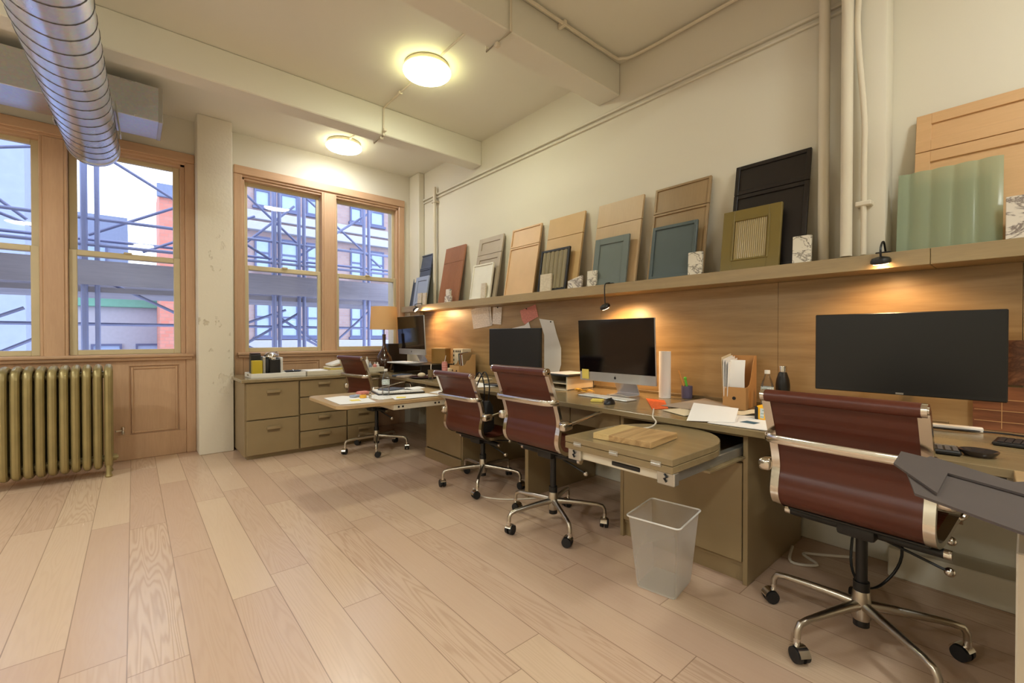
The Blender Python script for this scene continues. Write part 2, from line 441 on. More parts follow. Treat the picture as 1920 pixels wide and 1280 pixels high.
def window(idx, x0, x1):
    root = sroot('window_%d' % idx); J = .105 if idx == 3 else .12; SW = .038 if idx == 3 else .055; MU = (x0+x1)/2
    z0, z1 = 0.98, 3.05; zm = 1.93
    # casing: jambs, head, mullion and inner stops
    c = MB()
    for a in (x0, x1-.08): c.box((a, 5.60, 0), (a+.08, 5.70, z1-.09), .006)
    for a, b in ((x0+.08, x0+J), (x1-J, x1-.08)): c.box((a, 5.63, .98), (b, 5.74, z1-.11), .004)
    for sx in (-1, 1):
        c.box((MU+sx*.088, 5.605, .98), (MU+sx*.066, 5.70, z1-.11), .005)
    c.box((MU-.068, 5.60, .98), (MU+.068, 5.72, z1-.11), .006)
    c.build('casing', M['oak'], root)
    h = MB().box((x0, 5.59, z1-.09), (x1, 5.70, z1), .006).box((x0+.02, 5.61, z1-.115), (x1-.02, 5.72, z1-.085), .006)
    h.box((x0+.06, 5.63, z1-.14), (x1-.06, 5.76, z1-.11), .004)
    h.build('head_casing', M['oakx'], root)
    MB().box((x0+.02, 5.545, .985), (x1-.02, 5.72, 1.015), .008, 2).box((x0+.03, 5.57, .955), (x1-.03, 5.63, .987), .01, 2).build('window_sill', M['oakx'], root)
    # panelling under the sill
    p = MB().box((x0+.08, 5.63, 0), (x1-.08, 5.70, .97))
    p.box((x0+.08, 5.605, 0), (x1-.08, 5.64, .24), .006)
    xs = [x0+.08, x0+.20, MU-.12, MU+.12, x1-.20, x1-.08] if idx != 2 else [x0+.08, x0+.20, MU-.05, MU+.50, x1-.14, x1-.08]
    p.box((x0+.08, 5.612, .90), (x1-.08, 5.64, .96), .005)
    for a, b in ((xs[0], xs[1]), (xs[2], xs[3]), (xs[4], xs[5])): p.box((a, 5.612, .23), (b, 5.64, .91), .005)
    for a, b in ((xs[1], xs[2]), (xs[3], xs[4])): p.frame(a+.01, b-.01, .25, .89, .018, 5.618, 5.635, 'XZ', .004)
    p.build('wainscot_panel', M['oak'], root)
    # sashes
    for a, b in ((x0+J, MU-.09), (MU+.09, x1-J)):
        for nm, za, zb, y in (('lower_sash', 1.015, zm+.05, 5.645), ('upper_sash', zm, z1-.13, 5.695)):
            s = MB().frame(a, b, za, zb, (SW, SW, .048 if nm == 'lower_sash' else .04, .050), y, y+.04, 'XZ', .004)
            if nm == 'lower_sash': s.box(((a+b)/2-.03, y-.015, zb-.004), ((a+b)/2+.03, y+.02, zb+.012), .003)
            so = s.build(nm, M['sash'], root)
            MB().box((a+SW-.006, y+.018, za+.03), (b-SW+.006, y+.022, zb-.03)).build('pane', M['glass'], so, smooth=False)
        k = MB().box((a-.012, 5.74, zm), (a, 5.78, z1-.13)).box((b, 5.74, zm), (b+.012, 5.78, z1-.13)); k.build('sash_track', M['black'], root)
    r = MB().box((x0+.0, 5.78, .96), (x0+J-.03, 5.96, z1)).box((x1-J+.03, 5.78, .96), (x1, 5.96, z1)).box((MU-.06, 5.76, .96), (MU+.06, 5.9, z1)).box((x0, 5.76, .90), (x1, 6.0, 1.0))
    r.build('outer_frame', M['sash'], root)
for i, (a, b) in enumerate(WINS): window(i+1, a, b)

# ---------------------------------------------------------------- pipes on walls and ceiling
def pipe(pts, r, label, cat='pipe', name='wall_pipe', clips=()):
    t = thing(name, label, cat, pts[0]); o = Vector(pts[0])
    MB().tube([Vector(p)-o for p in pts], r, 14).build('pipe_run', M['pipe'], t)
    for c in clips:
        c = Vector(c)-o; MB().box(c-Vector((.02+r, .02+r, .012)), c+Vector((.02+r, .02+r, .012)), .004).build('pipe_clip', M['pipe'], t)
pipe([(2.975, 5.02, 1.60), (2.975, 5.02, 3.12)], .022, 'white painted vertical pipe beside the corner pier near the window', clips=[(2.99, 5.02, 2.93)])
pipe([(2.94, .755, 1.60), (2.94, .755, ZC)], .027, 'white vertical pipe right of the black door sample, leftmost of the pipes by the column')
pipe([(2.825, .625, 1.60), (2.825, .625, ZC)], .026, 'thick white vertical pipe running up the face of the column')
pipe(crs([(2.835, .555, 1.60), (2.835, .555, 2.1), (2.835, .555, 2.3), (2.835, .585, 2.75), (2.835, .58, 2.95), (2.835, .58, ZC)], 4), .013, 'thin white conduit bending beside the thick column pipe', clips=[(2.85, .555, 1.86)])
t = thing('ceiling_conduit', 'white painted conduit linking the two round ceiling lamps across the near beam', 'conduit', (1.84, 3.2, ZC-.02))
for nm, pts in (('conduit_run', [(0, -.78, 0), (0, -.20, 0)]), ('conduit_run', [(0, .20, 0), (0, .845, 0), (0, .845, -.262), (0, 1.07, -.262), (0, 1.07, 0), (0, 1.75, 0)]),
                ('conduit_run', [(0, -3.5, 0), (0, -2.92, 0), (0, -2.92, -.27), (0, -2.67, -.27), (0, -2.67, 0), (0, -1.04, 0), (0, -1.04, -.255), (0, -.785, -.255), (0, -.785, 0)])):
    MB().tube(pts, .009, 8).build(nm, M['pipe'], t)
for c in ((0, .82, -.22), (0, .9, -.27), (0, .5, 0), (0, -.9, -.27)): MB().box((c[0]-.016, c[1]-.016, c[2]-.014), (c[0]+.016, c[1]+.016, c[2]+.014), .004).build('conduit_clip', M['pipe'], t)
t = thing('ceiling_conduit', 'long white conduit along the big beam and the top of the right wall', 'conduit', (0, 2.13, ZC-.03))
MB().tube(crs([(0, 0, 0), (1, 0, 0), (2, 0, 0), (2.8, 0, 0), (2.93, -.03, 0), (2.98, -.2, 0), (2.98, -1.0, 0), (2.98, -1.58, 0)], 4), .012, 8).build('conduit_run', M['pipe'], t)
for x in (1.2, 2.3): MB().box((x-.012, -.02, -.02), (x+.012, .05, .02), .004).build('conduit_clip', M['pipe'], t)

# ---------------------------------------------------------------- ceiling lamps
def ceiling_lamp(x, y, label, cc, e):
    t = thing('ceiling_lamp', label, 'ceiling light', (x, y, ZC-.085), group=None)
    MB().lathe([(.0, .085), (.172, .085), (.184, .07), (.186, .034), (.0, .034)], n=48).build('lamp_base', M['pipe'], t)
    MB().lathe([(0, 0), (.10, .002), (.160, .008), (.182, .016), (.188, .022), (0, .022)], n=64).build('diffuser', emit_mat('lamp_diffuser_%d' % len(bpy.data.materials), cc, e), t)
    MB().lathe([(.1882, .0225), (.193, .030), (.191, .040), (.1865, .041), (.1865, .0225)], n=64, ).build('diffuser_rim', emit_mat('lamp_rim_%d' % len(bpy.data.materials), (cc[0], cc[1]*.95, cc[2]*.6, 1), 11.0), t)
ceiling_lamp(1.84, 3.22, 'round glowing flush lamp on the ceiling between the two beams', (.95, 1, .80, 1), LAMP_E*.85)
ceiling_lamp(1.84, 5.10, 'round glowing flush lamp on the ceiling in front of the windows', (.95, .98, 1, 1), LAMP_E*.9)
for x_, y_, e_, lab in ((-2.3, 3.2, 2.1, 'added unseen fill lamp in the middle bay over the left of the room'), (-2.3, 5.0, 1.2, 'added unseen fill lamp near the far left window'),
        (1.84, -.9, 1.3, 'added unseen fill lamp in the rear bay above the desk return'), (-1.6, -.9, 2.4, 'added unseen fill lamp in the rear bay at the left'),
        (.2, -2.2, 1.3, 'added unseen fill lamp near the back wall'), (-3.4, 1.3, 1.8, 'added unseen fill lamp by the left wall')):
    ceiling_lamp(x_, y_, lab, (.95, 1, .98, 1), LAMP_E*1.22*e_)  # lamps out of view, added as fill to brighten the room

# ---------------------------------------------------------------- duct and plenum
dl = Vector((-.255, 5.34, 2.855)); ddir = Vector((-.025, -1, 0)).normalized(); LD = 6.2; rd = .172
t = thing('spiral_duct', 'round galvanised spiral duct hanging overhead toward the windows', 'duct', dl)
MB().tube([ddir*0, ddir*LD], rd, 48).build('duct_tube', M['galv'], t)
seam = []; k = int(LD/.15*28)
for i in range(k):
    s_ = LD*i/k; a = -2*math.pi*s_/.15
    sd = Vector((1, -.025, 0)).normalized()
    seam.append(ddir*s_+(sd*math.cos(a)+Vector((0, 0, 1))*math.sin(a))*(rd+.001))
MB().tube(seam, .0032, 6).build('spiral_seam', plain('seam_steel', C(110, 108, 112), .4, .8), t)
MB().tube([ddir*-.004, ddir*.05], rd+.006, 48).build('end_collar', M['galv'], t)
for sx in (-1, 1):
    MB().box((sx*.172-.004, -.62, -.06), (sx*.172+.004, -.50, .20), .001, rot=(0, -sx*.12, 0)).build('hanger_strap', M['steel'], t)
t = thing('air_plenum', 'flat galvanised duct box running along the ceiling above the left window', 'duct box', (-.9, 5.08, 3.02))
MB().box((-1.4, -.22, 0), (1.10, .22, .29), .003).build('box_body', M['galv'], t)
MB().box((1.075, -.226, -.005), (1.104, .226, .296), .002).build('end_flange', M['steel'], t)
MB().cyl((.10, -.222, .12), (.10, -.245, .12), .045, n=24).cyl((.10, -.245, .12), (.10, -.25, .12), .02).build('access_cap', M['steel'], t)
for a in (.62, .66): MB().cyl((1.1-.42+a-.62, -.22, .2), (1.1-.42+a-.62, -.226, .2), .006, n=8).build('screw', M['black'], t)

# ---------------------------------------------------------------- radiator
t = thing('radiator', 'bronze painted cast iron column radiator under the left window', 'radiator', (-.165, 5.16, 0))
NS = 13
for i in range(NS):
    x = -i*.066; m = MB()
    loop = crs([(x, -.115, .16), (x, -.12, .5), (x, -.115, .84), (x, -.085, .905), (x, 0, .925), (x, .085, .905), (x, .115, .84), (x, .12, .5), (x, .115, .16), (x, .085, .10), (x, 0, .085), (x, -.085, .10)], 3, True)
    m.tube(loop, .027, 10, closed=True)
    m.tube([(x, -.04, .10), (x, -.04, .9)], .02, 8); m.tube([(x, .04, .10), (x, .04, .9)], .02, 8)
    m.lathe([(0, .985), (.012, .975), (.02, .94), (.022, .90)], (x, -.05, 0-.035), 10)
    if i in (0, NS-1): m.lathe([(.020, 0), (.026, .012), (.018, .03), (.018, .13)], (x, -.11, 0), 12).lathe([(.020, 0), (.026, .012), (.018, .03), (.018, .13)], (x, .10, 0), 12)
    m.build('radiator_section', M['brass'], t)
    if i: 
        for zz in (.14, .86): MB().cyl((x+.07, 0, zz), (x-.004, 0, zz), .03, n=12).build('nipple', M['brass'], t)
MB().cyl((.02, 0, .14), (.05, 0, .14), .03, n=12).cyl((.05, 0, .14), (.06, 0, .14), .018, n=8).build('end_plug', M['brass'], t)
t = thing('radiator_valve', 'small chrome valve on the wood panelling right of the radiator', 'valve', (-.08, 5.52, .305))
MB().tube([(0, .10, 0), (0, 0, 0), (-.05, -.02, 0)], .008, 8).build('valve_stem', M['chromed'], t)
MB().lathe([(0, -.04), (.014, -.035), (.014, -.01), (.01, 0), (.016, .012), (.016, .035), (0, .04)], (0, 0, 0), 12).build('valve_handle', M['chrome'], t)

# ================================================================= built-in furniture
DT = .755    # worktop height
t = thing('credenza', 'taupe lacquered drawer unit standing under the right window', 'cabinet', (.80, 4.83, 0))
MB().box((0, .03, .03), (1.33, .72, .745)).box((.02, .05, 0), (1.33, .7, .035)).build('body', M['lacq'], t)
MB().box((-.03, -.02, .745), (1.335, .74, .775), .004).build('counter_top', M['top'], t)
def drawer(x0, x1, z0, z1, par):
    d = MB().box((x0, 0, z0), (x1, .03, z1), .003).build('drawer', M['lacq'], par); xc = (x0+x1)/2; zh = z0+(z1-z0)*.72
    MB().box((xc-.062, -.022, zh-.004), (xc+.062, .001, zh+.020), .006, 2).box((xc-.062, -.022, zh+.012), (xc+.062, -.004, zh+.026), .005, 2).build('pull', M['lacq'], d)
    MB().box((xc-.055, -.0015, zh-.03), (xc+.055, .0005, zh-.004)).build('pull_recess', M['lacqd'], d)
drawer(.012, .475, .385, .735, t); drawer(.012, .475, .045, .375, t)
for x0, x1 in ((.49, .96), (.975, 1.325)):
    for z0, z1 in ((.57, .735), (.395, .56), (.22, .385), (.045, .21)): drawer(x0, x1, z0, z1, t)

t = thing('worktop', 'long taupe desk worktop running along the right wall', 'desk top', (2.14, 0, DT-.03))
MB().prism([(0, -.9), (.852, -.9), (.852, 5.52), (0, 5.52)], 0, .03, .002).build('desk_surface', M['top'], t)
MB().box((.832, .25, .03), (.85, 5.3, .05), .002).build('rear_upstand', M['lacqd'], t)

def pedestal(y0, y1, label, slot=False, plinth=False):
    t = thing('desk_pedestal', label, 'cabinet', (2.2, y0, 0)); W_ = y1-y0
    b = MB().box((0, 0, 0), (.76, .022, DT-.031), .002).box((0, W_-.022, 0), (.76, W_, DT-.031), .002)
    b.box((.02, .022, .08), (.76, W_-.022, .10)).box((.74, .022, .1), (.76, W_-.022, DT-.031)).box((.03, .022, 0), (.05, W_-.022, .09))
    b.box((0, .022, DT-.05), (.76, W_-.022, DT-.031))
    if slot: b.box((.01, .022, .585), (.74, W_-.022, .60))
    b.build('carcass', M['lacq'], t)
    if plinth: MB().box((-.014, .004, 0), (.0, W_-.004, .095), .003).build('plinth', M['lacq'], t)
    MB().box((-.004, .026, .105), (.018, W_-.026, .58), .003).build('door', M['lacq'], t)
    return t
pa = pedestal(.86, 1.58, 'taupe cabinet under the worktop behind the clear waste bin', True)
pb = pedestal(3.24, 3.88, 'taupe cabinet under the worktop carrying the extended paper-covered leaf', True, True)
MB().box((-.010, .20, .47), (-.003, .30, .50), .003).build('door_pull', M['chromed'], pb)
single('gable_panel', MB().box((0, 0, 0), (.78, .035, DT-.031), .002), M['lacq'], 'taupe upright panel supporting the worktop between the two middle chairs', 'panel', (2.2, 2.39, 0))
t = thing('drawer_cabinet', 'shallow taupe drawer hung under the worktop left of the folded leaf', 'drawer', (2.24, 1.60, .60))
MB().box((0, 0, 0), (.4, .78, .12), .003).build('drawer_box', M['lacq'], t)
MB().box((-.012, .005, .004), (0, .40, .116), .002).build('drawer_front', M['lacq'], t)
MB().box((-.012, .41, .004), (0, .775, .116), .002).build('drawer_front', M['lacq'], t)

# return leg of the desk at the right edge
t = thing('desk_return', 'pale worktop return coming forward at the right edge', 'desk', (1.0, -.02, 0))
MB().prism([(0, 0), (1.138, .05), (1.138, -.78), (0, -.78)], DT-.03, DT, .002).build('desk_surface', M['lighttop'], t)
MB().box((.42, -.74, 0), (1.06, .035, DT-.031), .003).build('return_cabinet', M['whitelac'], t)
for z in (.26, .33): MB().box((.412, -.72, z), (.421, .045, z+.035), .002).build('cabinet_band', M['lacqd'], t)
MB().frame(-.70, .03, .02, .2, .02, .408, .42, 'YZ').build('cabinet_frame', M['lacqd'], t)
single('cardboard_box', MB().box((0, 0, 0), (.55, .36, .10), .003), M['kraft'], 'flat cardboard box on the pale return carrying the charcoal felt sheets', 'box', (1.08, -.41, DT+.001))

# ---------------------------------------------------------------- shelf and backboard
t = thing('wood_backboard', 'oak panelling on the wall between worktop and long shelf', 'wall panel', (2.995, 0, DT))
ys = [-1.6, .02, 1.0, 2.35, 3.7, 5.05, 5.6]
for a, b in zip(ys, ys[1:]): MB().box((.0, a+.001, .0), (.024, b-.001, .759)).build('board', M['board'], t)
SZ = 1.59
t = thing('long_shelf', 'long taupe oak shelf along the right wall holding door samples', 'shelf', (2.78, 0, 1.515))
MB().box((0, .30, 0), (.238, 5.58, .075), .002).build('shelf_plank', M['shelf'], t)
MB().box((0, -1.6, 0), (.238, .298, .075), .002).build('shelf_plank', M['shelf'], t)

# ---------------------------------------------------------------- fold-out leaves
def dshape(x0, x1, y0, y1, xr):
    cy = (y0+y1)/2; hw = (y1-y0)/2; p = [(x0, y0), (xr, y0)]
    for k in range(1, 16):
        a = -math.pi/2+math.pi*k/16; p.append((xr+(x1-xr)*math.cos(a), cy+hw*math.sin(a)))
    return p+[(xr, y1), (x0, y1)]
t = thing('folding_leaf', 'folded taupe desk leaf with rounded end pulled out above the waste bin', 'desk leaf', (1.54, .87, .662))
MB().prism(dshape(0, .62, 0, .545, .33), .029, .056, .002).build('leaf_top', M['top'], t)
MB().prism(dshape(0, .62, 0, .545, .33), 0, .027, .002).build('leaf_bottom', M['top'], t)
for y in (.07, .27, .47): MB().box((-.003, y-.022, .018), (.001, y+.022, .038), .001).cyl((-.004, y-.02, .028), (-.004, y+.02, .028), .003, n=8).build('hinge', M['steel'], t)
t2 = MB().box((.03, .03, -.045), (.06, .50, -.004), .003); t2.build('front_rail', M['whitelac'], t)
MB().box((.026, .16, -.034), (.031, .30, -.016), .003).build('rail_slot', M['black'], t)
for y in (.0, .465):
    MB().box((.012, y, -.052), (.05, y+.075, .0), .004).build('corner_bracket', M['steel'], t)
    MB().tube([(.01, y+.04, -.008), (.006, y+.028, -.018), (.01, y+.042, -.026), (.006, y+.03, -.036)], .004, 6).build('bracket_screw', M['black'], t)
    MB().box((.05, y+.02, -.048), (.95, y+.055, -.006), .003).build('slide_rail', M['steel'], t)
MB().box((.30, .0, -.058), (.66, .56, -.047), .002).build('support_board', M['top'], t)

t = thing('extended_leaf', 'long desk leaf folded open toward the left and covered in papers', 'desk leaf', (1.08, 3.12, .67))
pl = []
for (cx, cy, a0) in ((.07, .07, 180), (.07, .66, 90)):
    seg = [(cx+.07*math.cos(R(a0+s_*15)), cy+.07*math.sin(R(a0+s_*15))) for s_ in range(7)]
    pl.append(seg)
pl = pl[0]+[(1.14, 0), (1.14, .73)]+pl[1]
MB().prism(pl, 0, .026, .003).build('leaf_top', M['lighttop'], t)
MB().box((.42, .015, -.045), (1.13, .045, -.002), .002).build('slide_rail', M['whitelac'], t)
MB().box((.42, .68, -.045), (1.13, .71, -.002), .002).build('slide_rail', M['whitelac'], t)
MB().box((.42, .045, -.045), (.44, .68, -.002), .002).build('front_rail', M['whitelac'], t)
for x in (.46, .78, 1.04):
    for d in (0, .035): MB().cyl((x+d, .0148, -.022), (x+d, .012, -.022), .008, n=12).build('rail_screw', M['black'], t)

# ================================================================= chairs
def chair(loc, yaw, base, top, label, comp=.88):
    t = thing('office_chair', label, 'office chair', (loc[0], loc[1], 0), R(yaw)); dz = top-.975; Z = lambda z: .955-(.955-z)*comp+dz
    K = [(-.285, .955), (-.255, .87), (-.222, .77), (-.195, .68), (-.185, .61), (-.197, .545), (-.200, .485), (-.170, .435), (-.105, .412), (-.02, .412), (.08, .424), (.17, .432), (.225, .422), (.245, .395)]
    P = [(v.x, Z(v.z)) for v in crs(K, 5)]
    i0 = 8*5-2
    Q = [(v.x, Z(v.z)) for v in crs(K, 8)]; j0 = 8*8
    MB().ribbon(Q[:j0], -.213, .213, .009, .0022, .047).build('backrest', M['leather'], t)
    MB().ribbon(Q[j0-1:], -.213, .213, .012, .0035, .03).build('seat', M['leather'], t)
    MB().tube([(-.292, -.225, Z(.957)), (-.292, .225, Z(.957))], .0235, 20).build('top_roll', M['leather'], t)
    MB().tube([(.243, -.213, Z(.392)), (.243, .213, Z(.392))], .018, 14).build('front_roll', M['leather'], t)
    for s_ in (-1, 1):
        MB().ribbon(P, s_*.213, s_*.243, .020).build('side_frame', M['chrome'], t)
        c = MB().cyl((-.292, s_*.224, Z(.957)), (-.292, s_*.240, Z(.957)), .0225, n=20).cyl((-.292, s_*.24, Z(.957)), (-.292, s_*.243, Z(.957)), .013, n=14)
        c.build('roll_cap', M['chrome'], t)
        a = crs([(-.165, s_*.268, Z(.612)), (-.05, s_*.272, Z(.632)), (.08, s_*.275, Z(.655)), (.17, s_*.275, Z(.664)), (.222, s_*.275, Z(.650)), (.238, s_*.274, Z(.60)), (.234, s_*.268, Z(.52)), (.215, s_*.25, Z(.44)), (.20, s_*.235, Z(.425))], 4)
        MB().tube(a, .0105, 10).build('armrest', M['chrome'], t)
        MB().box((-.215, s_*.243, Z(.580)), (-.135, s_*.292, Z(.640)), .016, 3).build('arm_bracket', M['chrome'], t)
    # back stretcher: flat strap bowed backwards
    pts = [(-.212, .244), (-.245, .242), (-.270, .225), (-.283, .19), (-.287, .10), (-.288, 0), (-.287, -.10), (-.283, -.19), (-.270, -.225), (-.245, -.242), (-.212, -.244)]
    pp = crs([(x, y, 0) for x, y in pts], 3); m = MB(); lo = []; 
    for i, p in enumerate(pp):
        d = (pp[min(i+1, len(pp)-1)]-pp[max(i-1, 0)]).normalized(); nn = Vector((d.y, -d.x, 0))*.006
        z = Z(.760)
        lo.append([m.bm.verts.new(p+nn*q+Vector((0, 0, z+h))) for q, h in ((1, -.010), (1, .010), (.4, .016), (-.4, .016), (-1, .010), (-1, -.010), (-.4, -.016), (.4, -.016))])
    for A, B in zip(lo, lo[1:]):
        for k in range(8): m.bm.faces.new((A[k], A[(k+1) % 8], B[(k+1) % 8], B[k]))
    m.bm.faces.new(lo[0]); m.bm.faces.new(lo[-1][::-1]); m.build('back_stretcher', M['chrome'], t)
    for x in (-.10, .14): MB().box((x-.016, -.215, Z(.386)), (x+.016, .215, Z(.402)), .004).build('seat_stretcher', M['black'], t)
    MB().tube([(-.03, -.235, Z(.350)), (-.03, .235, Z(.350))], .017, 12).build('support_bar', M['black'], t)
    MB().box((-.085, -.06, Z(.325)), (.12, .06, Z(.388)), .012, 2).build('tilt_mechanism', M['black'], t)
    for s_ in (-1, 1):
        MB().cyl((-.03, s_*.235, Z(.350)), (-.03, s_*.255, Z(.350)), .0165, n=14).build('bar_cap', M['chrome'], t)
    for (p, q) in (((.03, -.05, Z(.345)), (.08, -.235, Z(.365))), ((.0, -.03, Z(.335)), (.03, -.24, Z(.255)))):
        l = MB().tube([p, q], .005, 8).build('lever', M['black'], t); MB().sphere(q, .016, n=12).build('lever_knob', M['chrome'], l)
    MB().cyl((0, 0, .20), (0, 0, Z(.33)), .019).cyl((0, 0, .19), (0, 0, .24), .026).build('gas_lift', M['black'], t)
    MB().lathe([(0, .095), (.028, .095), (.031, .105), (.031, .165), (.028, .20), (.026, .205), (0, .205)]).build('hub', M['chromed'], t)
    MB().cyl((0, 0, .070), (0, 0, .096), .026).build('hub_foot', M['black'], t)
    for k in range(5):
        a = R(base-yaw+72*k); d = Vector((math.cos(a), math.sin(a), 0)); z = Vector((0, 0, 1))
        pts = [d*.018+z*.150, d*.08+z*.149, d*.18+z*.143, d*.27+z*.136, d*.305+z*.128, d*.318+z*.108, d*.320+z*.072]
        lg = MB().tube(pts, [.019, .0175, .0145, .0125, .0125, .0115, .0115], 12).build('leg', M['chromed'], t)
        sw = R(base+97*k+loc[1]*80); e = Vector((math.cos(sw), math.sin(sw), 0)); f = Vector((-e.y, e.x, 0)); c = d*.320+e*.014+z*.030
        wh = MB()
        for q in (-1, 1): wh.cyl(c+f*q*.006, c+f*q*.024, .029, .027, 20)
        wh.cyl(c-f*.01, c+f*.01, .010)
        wh.build('caster_wheel', M['rubber'], lg)
        hd = MB(); N_ = 10; ra, rb = [], []
        for i in range(N_+1):
            th = math.pi*(.05+.8*i/N_); o = e*math.cos(th)*.033+z*math.sin(th)*.033
            ra.append(hd.bm.verts.new(c+o+f*.020)); rb.append(hd.bm.verts.new(c+o-f*.020))
        for i in range(N_): hd.bm.faces.new((ra[i], ra[i+1], rb[i+1], rb[i]))
        hd.cyl(c+z*.030-e*.014, c+z*.052-e*.014, .012, n=12)
        hd.build('caster_hood', M['chrome'], lg)
    return t
chair((1.935, 4.45), 8, 30, .99, 'cognac leather office chair farthest away, behind the paper-covered leaf')
chair((2.13, 2.85), 2, 10, .915, 'cognac leather office chair with a black bag on its seat')
chair((2.01, 1.95), 0, 25, 1.005, 'cognac leather office chair left of the folded leaf and waste bin')
chair((2.13, .415), -4, 12, .975, 'nearest cognac leather office chair in front of the large monitor', .84)

# ================================================================= door samples on the shelf
def sample(y0, y1, h, xb, xt, mat, style, label, name='door_sample', cat='door sample', th=.02, split=.72, mat2=None, frame_w=None):
    """board standing on the shelf and leaning back against the wall: local x depth (front -x), y width, z up"""
    W_ = y1-y0; t = thing(name, label, cat, (xb, y0, SZ+.001)); lean = math.asin(min(.9, (xt-xb)/h))
    t.rotation_euler = (0, lean, 0)
    b = MB()
    sz = h*split
    if style == 'flat':
        b.box((0, 0, 0), (th, W_, sz-.002), .001).box((0, 0, sz+.002), (th, W_, h), .001)
        b.build('door_panel', mat, t)
    elif style == 'flute':
        n = 22
        for z0, z1 in ((0, sz-.002), (sz+.002, h)):
            b.box((.006, 0, z0), (th, W_, z1))
            for k in range(n): b.tube([(.006, W_*(k+.5)/n, z0), (.006, W_*(k+.5)/n, z1)], W_/n*.44, 8)
        b.build('fluted_panel', mat, t)
    else:
        fw = frame_w or (.016 if style == 'thin' else .055)
        parts = [(0, sz-.002), (sz+.002, h)] if split < 1 else [(0, h)]
        f = MB(); p = MB()
        for z0, z1 in parts:
            f.frame(0, W_, z0, z1, fw, 0, th, 'YZ', .0015); p.box((.009, fw-.002, z0+fw-.002), (th-.002, W_-fw+.002, z1-fw+.002))
        f.build('door_frame', mat, t)
        p.build('inner_panel', mat2 or mat, t)
    return t
B = dict(h=.70, xb=2.86, xt=2.985)
Sm = dict(h=.385, xb=2.815, xt=2.875, split=1)
sample(5.08, 5.50, mat=M['sblue'], style='thin', label='slate blue thin-framed door sample, first on the shelf by the window', **B)
sample(4.99, 5.32, mat=M['slblue'], style='shaker', label='small light blue shaker door sample in front of the slate blue one', **Sm)
sample(4.33, 4.76, mat=M['sterra'], style='flute', label='reddish fluted wood door sample on the shelf', **B)
sample(3.62, 4.05, mat=M['staupe'], style='shaker', label='greige shaker door sample behind the small white one', **B)
sample(3.66, 4.02, mat=M['swhite'], style='thin', label='small cream white door sample leaning on the greige one', **Sm)
sample(3.05, 3.48, mat=M['sbeige'], style='thin', label='plain beige thin-framed door sample with nothing leaning on it', **B)
sample(2.51, 2.94, mat=M['stan'], style='flat', label='flat tan door sample behind the black-framed fluted glass', **B)
t = sample(2.59, 2.94, mat=M['black'], style='thin', label='small black-framed door sample with wavy smoked glass', mat2=M['smoke'], frame_w=.02, **Sm)
m = MB()
for k in range(6): m.cyl((.012, .045+k*.052, .022), (.012, .045+k*.052, .363), .016, n=12)
m.build('fluted_glass', M['smoke'], t)
sample(1.93, 2.36, mat=M['soak'], style='flat', label='flat light oak door sample behind the small blue grey one', **B)
sample(1.985, 2.31, mat=M['sbg'], style='shaker', frame_w=.05, label='small blue grey shaker door sample leaning on flat light oak', **Sm)
sample(1.41, 1.83, mat=M['sbrown'], style='thin', label='brown oak thin-framed door sample behind the small teal one', **B)
sample(1.45, 1.785, mat=M['sdb'], style='thin', frame_w=.022, label='small deep teal grey door sample leaning on brown oak', **Sm)
sample(.827, 1.246, mat=M['sblack'], style='thin', frame_w=.024, label='tall black door sample behind the small olive one', **B)
t = sample(.94, 1.275, mat=M['solive'], style='shaker', frame_w=.068, mat2=M['ribbed'], label='small olive door sample with ribbed glass centre', **Sm)
m = MB()
for k in range(16): m.cyl((.008, .081+k*.0116, .07), (.008, .081+k*.0116, .315), .0056, n=8)
m.build('ribbed_glass', M['ribbed'], t)
MB().frame(.060, .275, .060, .325, .012, -.004, .008, 'YZ', .002).build('bead_moulding', M['solive'], t)
sample(-.06, .375, mat=M['slgoak'], style='shaker', label='pale oak shaker door sample behind the green glass', **B)
t = thing('fluted_glass_sample', 'green translucent fluted glass sheet standing on the shelf', 'glass sample', (2.83, .078, SZ+.001)); t.rotation_euler = (0, .13, 0)
N_ = 60; m = MB(); fr, bk = [], []
for k in range(N_+1):
    y = .347*k/N_; ph = (y/.0765) % 1; d = -.010*math.sin(math.pi*ph)
    fr.append([m.bm.verts.new((d, y, z)) for z in (0, .385)]); bk.append([m.bm.verts.new((d+.007, y, z)) for z in (0, .385)])
for k in range(N_):
    f = m.bm.faces.new
    f((fr[k][0], fr[k+1][0], fr[k+1][1], fr[k][1])); f((bk[k][0], bk[k][1], bk[k+1][1], bk[k+1][0])); f((fr[k][1], fr[k+1][1], bk[k+1][1], bk[k][1])); f((fr[k][0], bk[k][0], bk[k+1][0], fr[k+1][0]))
f((fr[0][0], fr[0][1], bk[0][1], bk[0][0])); f((fr[-1][0], bk[-1][0], bk[-1][1], fr[-1][1]))
m.build('fluted_sheet', M['sgreen'], t, ang=50)
def block(y0, y1, h, mat, label, x=2.80, th=.02, rx=0, ry=.06):
    o = single('stone_sample', MB().box((0, 0, 0), (th, y1-y0, h), .0015), mat, label, 'stone sample', (x, y0, SZ+.001), (rx, ry, 0)); return o
block(5.04, 5.14, .155, M['cmarble'], 'cream stone sample in front of the light blue door sample, left of a pair', x=2.785)
block(4.94, 5.02, .15, M['cmarble'], 'cream stone sample in front of the light blue door sample, right of a pair', x=2.79)
single('stone_sample', MB().prism([(0, 0), (.02, 0), (.02, .13), (0, .13)], 0, .07).prism([(0, .02), (.02, .02), (.02, .11), (0, .11)], .07, .15), M['dmarble'], 'veined stone sample standing before the reddish fluted door', 'stone sample', (2.785, 4.35, SZ+.001), (0, .06, 0))
block(3.71, 3.79, .16, M['cmarble'], 'narrow cream stone sample in front of the small white door')
